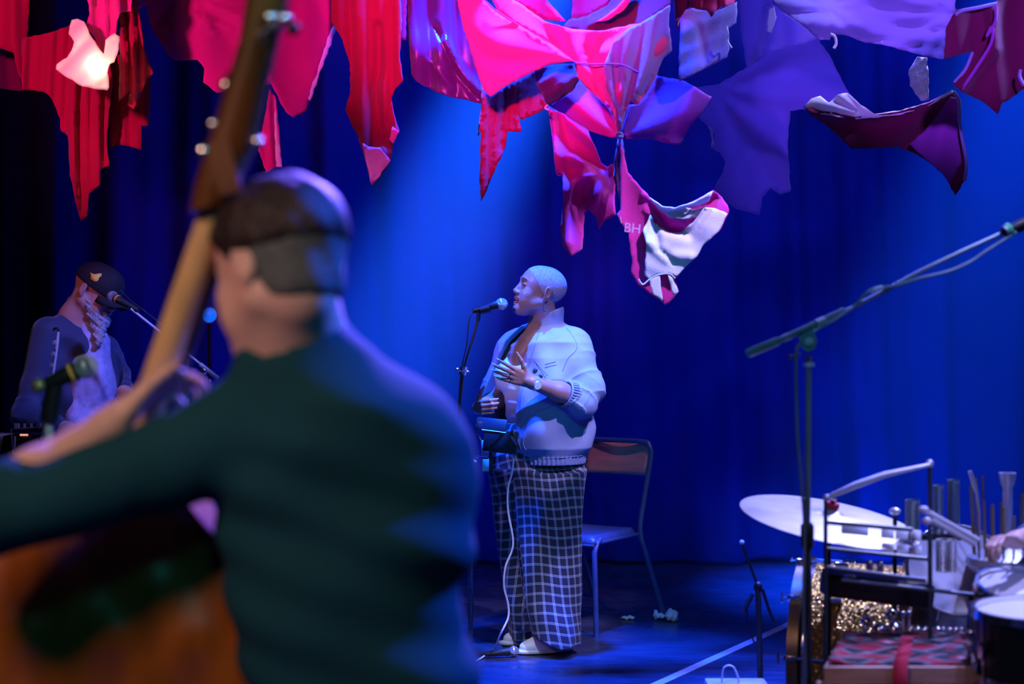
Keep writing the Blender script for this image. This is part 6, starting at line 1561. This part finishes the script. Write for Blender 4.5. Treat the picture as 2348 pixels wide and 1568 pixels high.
M['shell_dark'] = mat('dark_sparkle_shell', (0.02, 0.028, 0.03), 0.35, 0.2, var=0.3, nscale=120)
drum(P(2385, 1402, 3.95), (-.03, -.02, 1), .165, .17, 'drum with a glaring white head in the lower right corner', M['shell_dark'])
drum(P(2352, 1352, 4.30), (.05, -.28, 1), .130, .10, 'pale drum behind the glaring white one at the right edge', M['bronze'], nl=6)
# low table with the patterned cloth and wooden edge
def kilim():
    m = mat('patterned_red_rug', (0.05, 0.01, 0.02), 0.85, bump=0.3, bscale=200)
    nt = m.node_tree; N = nt.nodes; L = nt.links; b = N['Principled BSDF']
    tc = N.new('ShaderNodeTexCoord'); mp = N.new('ShaderNodeMapping'); mp.inputs['Scale'].default_value = (7.5, 9, 9); mp.inputs['Location'].default_value = (.35, .2, 0)
    ch_ = N.new('ShaderNodeTexVoronoi'); ch_.distance = 'MANHATTAN'; ch_.inputs['Scale'].default_value = 1.0; ch_.inputs['Randomness'].default_value = 0.55
    L.new(tc.outputs['Object'], mp.inputs[0]); L.new(mp.outputs[0], ch_.inputs['Vector'])
    cr = N.new('ShaderNodeValToRGB'); cr.color_ramp.interpolation = 'CONSTANT'
    e = cr.color_ramp.elements; e[0].position = 0; e[0].color = (.36, .36, .38, 1); e[1].position = .16; e[1].color = (.35, .01, .03, 1)
    x = cr.color_ramp.elements.new(.34); x.color = (.012, .014, .022, 1); x = cr.color_ramp.elements.new(.66); x.color = (.16, .17, .20, 1); x = cr.color_ramp.elements.new(.78); x.color = (.30, .008, .03, 1)
    L.new(ch_.outputs['Distance'], cr.inputs[0]); L.new(cr.outputs[0], b.inputs['Base Color'])
    return m
M['kilim'] = kilim()
M['oak'] = mat('pale_oak', (0.75, 0.48, 0.36), 0.5, var=0.2, nscale=6, stretch=(1, 8, 8))
TA, TB, TC_, TD = P(1892, 1528, 3.95), P(2238, 1540, 3.95), P(2222, 1440, 4.42), P(1930, 1440, 4.42)
tz = 0.485
def on(px, d): return Vector((P(px, 0, d).x, d, tz))
tbl = thing('low_table', (P(2065, 0, 4.1).x, 4.15, 0), 'low wooden table with a pale edge among the drums', 'table')
q = [on(1890, 3.95), on(2236, 3.95), on(2224, 4.42), on(1935, 4.42)]
g = G(); g._add(q + [v - Vector((0, 0, .045)) for v in q], [(0, 1, 2, 3), (7, 6, 5, 4), (0, 4, 5, 1), (1, 5, 6, 2), (2, 6, 7, 3), (3, 7, 4, 0)]); g.build('tabletop', M['oak'], tbl)
for v in q: G().box((v.x * .985 + .018, v.y + (.03 if v.y < 4.1 else -.03), tz / 2 - .024), (.018, .018, tz / 2 - .022), bev=.003).build('leg', M['oak'], tbl)
vs_, fs = [], []
for j in range(17):
    for i in range(25):
        u, v_ = i / 24, j / 16
        p = (q[0].lerp(q[1], .02 + .95 * u)).lerp(q[3].lerp(q[2], .02 + .95 * u), .04 + .92 * v_)
        vs_.append(p + Vector((0, 0, .006 + .006 * noise.noise(Vector((u * 6, v_ * 5, 3))) + .02 * max(0, .12 - u) * 4)))
for j in range(16):
    for i in range(24): fs.append((j * 25 + i, j * 25 + i + 1, (j + 1) * 25 + i + 1, (j + 1) * 25 + i))
g = G(); g._add(vs_, fs); rg = g.build('patterned_rug', M['kilim']); tag(rg, 'red and black patterned rug spread on the low wooden table', 'rug'); sm = rg.modifiers.new('thickness', 'SOLIDIFY'); sm.thickness = .006
rb = G(); rb._add([on(2048, 3.93) + Vector((0, 0, .012)), on(2082, 3.93) + Vector((0, 0, .012)), on(2096, 4.3) + Vector((0, 0, .016)), on(2066, 4.3) + Vector((0, 0, .016)), on(2050, 3.925) - Vector((0, 0, .12)), on(2078, 3.925) - Vector((0, 0, .12))], [(0, 1, 2, 3), (0, 4, 5, 1)])
o = rb.build('red_strap', M['red_felt']); tag(o, 'dull red strap hanging over the front edge of the low table', 'strap'); sm = o.modifiers.new('thickness', 'SOLIDIFY'); sm.thickness = .004
# row of metal bells along the back of the table
bells = [(2018, .020), (2052, .024), (2088, .013), (2104, .013), (2120, .010), (2136, .010), (2150, .010), (2164, .009), (2178, .009), (2192, .009), (2205, .009)]
proto = None
for k, (x, r) in enumerate(bells):
    c = on(x, 4.37); 
    t = G().lathe((0, 0, 0), (0, 0, 1), [(0, r * 1.0), (r * .25, r * 1.0), (r * .7, r * .9), (r * 1.1, r * .6), (r * 1.25, r * .2), (r * 1.5, r * .15), (r * 1.5, 0)], 20).build('metal_cup_bell', M['chrome'])
    t.location = c + Vector((0, 0, .014))
    big = r > .015
    tag(t, ('larger cup bell at the left end of the row on the low table' if k == 0 else 'largest cup bell, second from the left end of the row on the low table') if big else '%s cup bell from the left in the row on the low table' % ['', '', 'third', 'fourth', 'fifth', 'sixth', 'seventh', 'eighth', 'ninth', 'tenth', 'eleventh'][k], 'bell', 'cup bells on the low table')
gl = [(1988, 1424, .018), (2044, 1409, .019), (2070, 1407, .009), (2084, 1407, .009)]
for k, (x, y, r) in enumerate(gl):
    c = P(x, y, 4.48)
    lb = ['pale dome bell above the back left corner of the low table', 'round glass-like dome bell behind the row of cup bells', 'left small jingle next to the dome bell', 'right small jingle next to the dome bell'][k]
    tag(G().ball(c, (r, r, r * .9), 16).tube([c - Vector((0, 0, r * .8)), (c.x, c.y, .40)], .004, 8).build('dome_bell', M['chrome']), lb, 'bell')
tag(G().box(P(2040, 1436, 4.48) + Vector((0, 0, -.05)), (.10, .025, .008)).tube([P(2000, 1440, 4.48) + Vector((0, 0, -.05)), (P(2000, 0, 4.48).x, 4.48, 0)], .008, 8).tube([P(2080, 1440, 4.48) + Vector((0, 0, -.05)), (P(2080, 0, 4.48).x, 4.48, 0)], .008, 8).build('bell_bench', M['black']), 'thin black bench holding the dome bells behind the low table', 'bench')
# small dark microphone stand left of the bass drum
sm_ = thing('microphone_stand', (P(1745, 0, 5.3).x, 5.3, 0), 'short dark microphone stand left of the gold bass drum', 'microphone stand')
mx0 = sm_.location.x
G().tube([(mx0, 5.3, .06), P(1738, 1345, 5.3)], .011, 10).build('pole', M['black_paint'], sm_)
G().tube([P(1738, 1345, 5.3), P(1702, 1250, 5.26)], .005, 8).build('boom', M['black'], sm_)
G().ball(P(1738, 1346, 5.29), (.016, .014, .020), 12).build('clutch', M['black'], sm_)
g = G(); g.tube([P(1726, 1362, 5.3), P(1704, 1402, 5.28)], .008, 8); g.tube([P(1748, 1350, 5.3), P(1764, 1400, 5.3), P(1776, 1430, 5.3)], .006, 8); g.tube([P(1712, 1375, 5.3), P(1714, 1430, 5.3), P(1730, 1475, 5.3)], .003, 8); g.build('clip', M['black'], sm_)
g = G(); tripod(g, mx0, 5.3, .2, .08); g.build('feet', M['black'], sm_)
G().ball(P(1701, 1243, 5.26), (.009, .009, .009), 12).build('grille', M['grille'], sm_)
# pale floor box and cable loop at the bottom edge
fb_ = thing('stage_box', (P(1690, 0, 5.15).x, 5.15, 0), 'pale stage box at the bottom edge left of the bass drum', 'box')
G().box((P(1690, 0, 5.15).x, 5.15, .085), (.105, .07, .085), bev=.006).build('case', M['steel'], fb_)
for k in range(4): G().lathe((P(1645 + 30 * k, 0, 5.08).x, 5.078, .1), (0, -1, 0), [(0, 0), (0, .012), (.004, .012), (.004, 0)], 14).build('socket', M['black'], fb_)
tag(G().tube(spline([(P(1655, 0, 5.15).x, 5.15, .172), P(1658, 1535, 5.14), P(1668, 1526, 5.14), P(1682, 1530, 5.14), P(1692, 1552, 5.14), (P(1694, 0, 5.15).x, 5.15, .172)], 6), .0032, 8).build('cable_loop', M['cable_white']), 'white cable looping up from the pale stage box', 'cable')
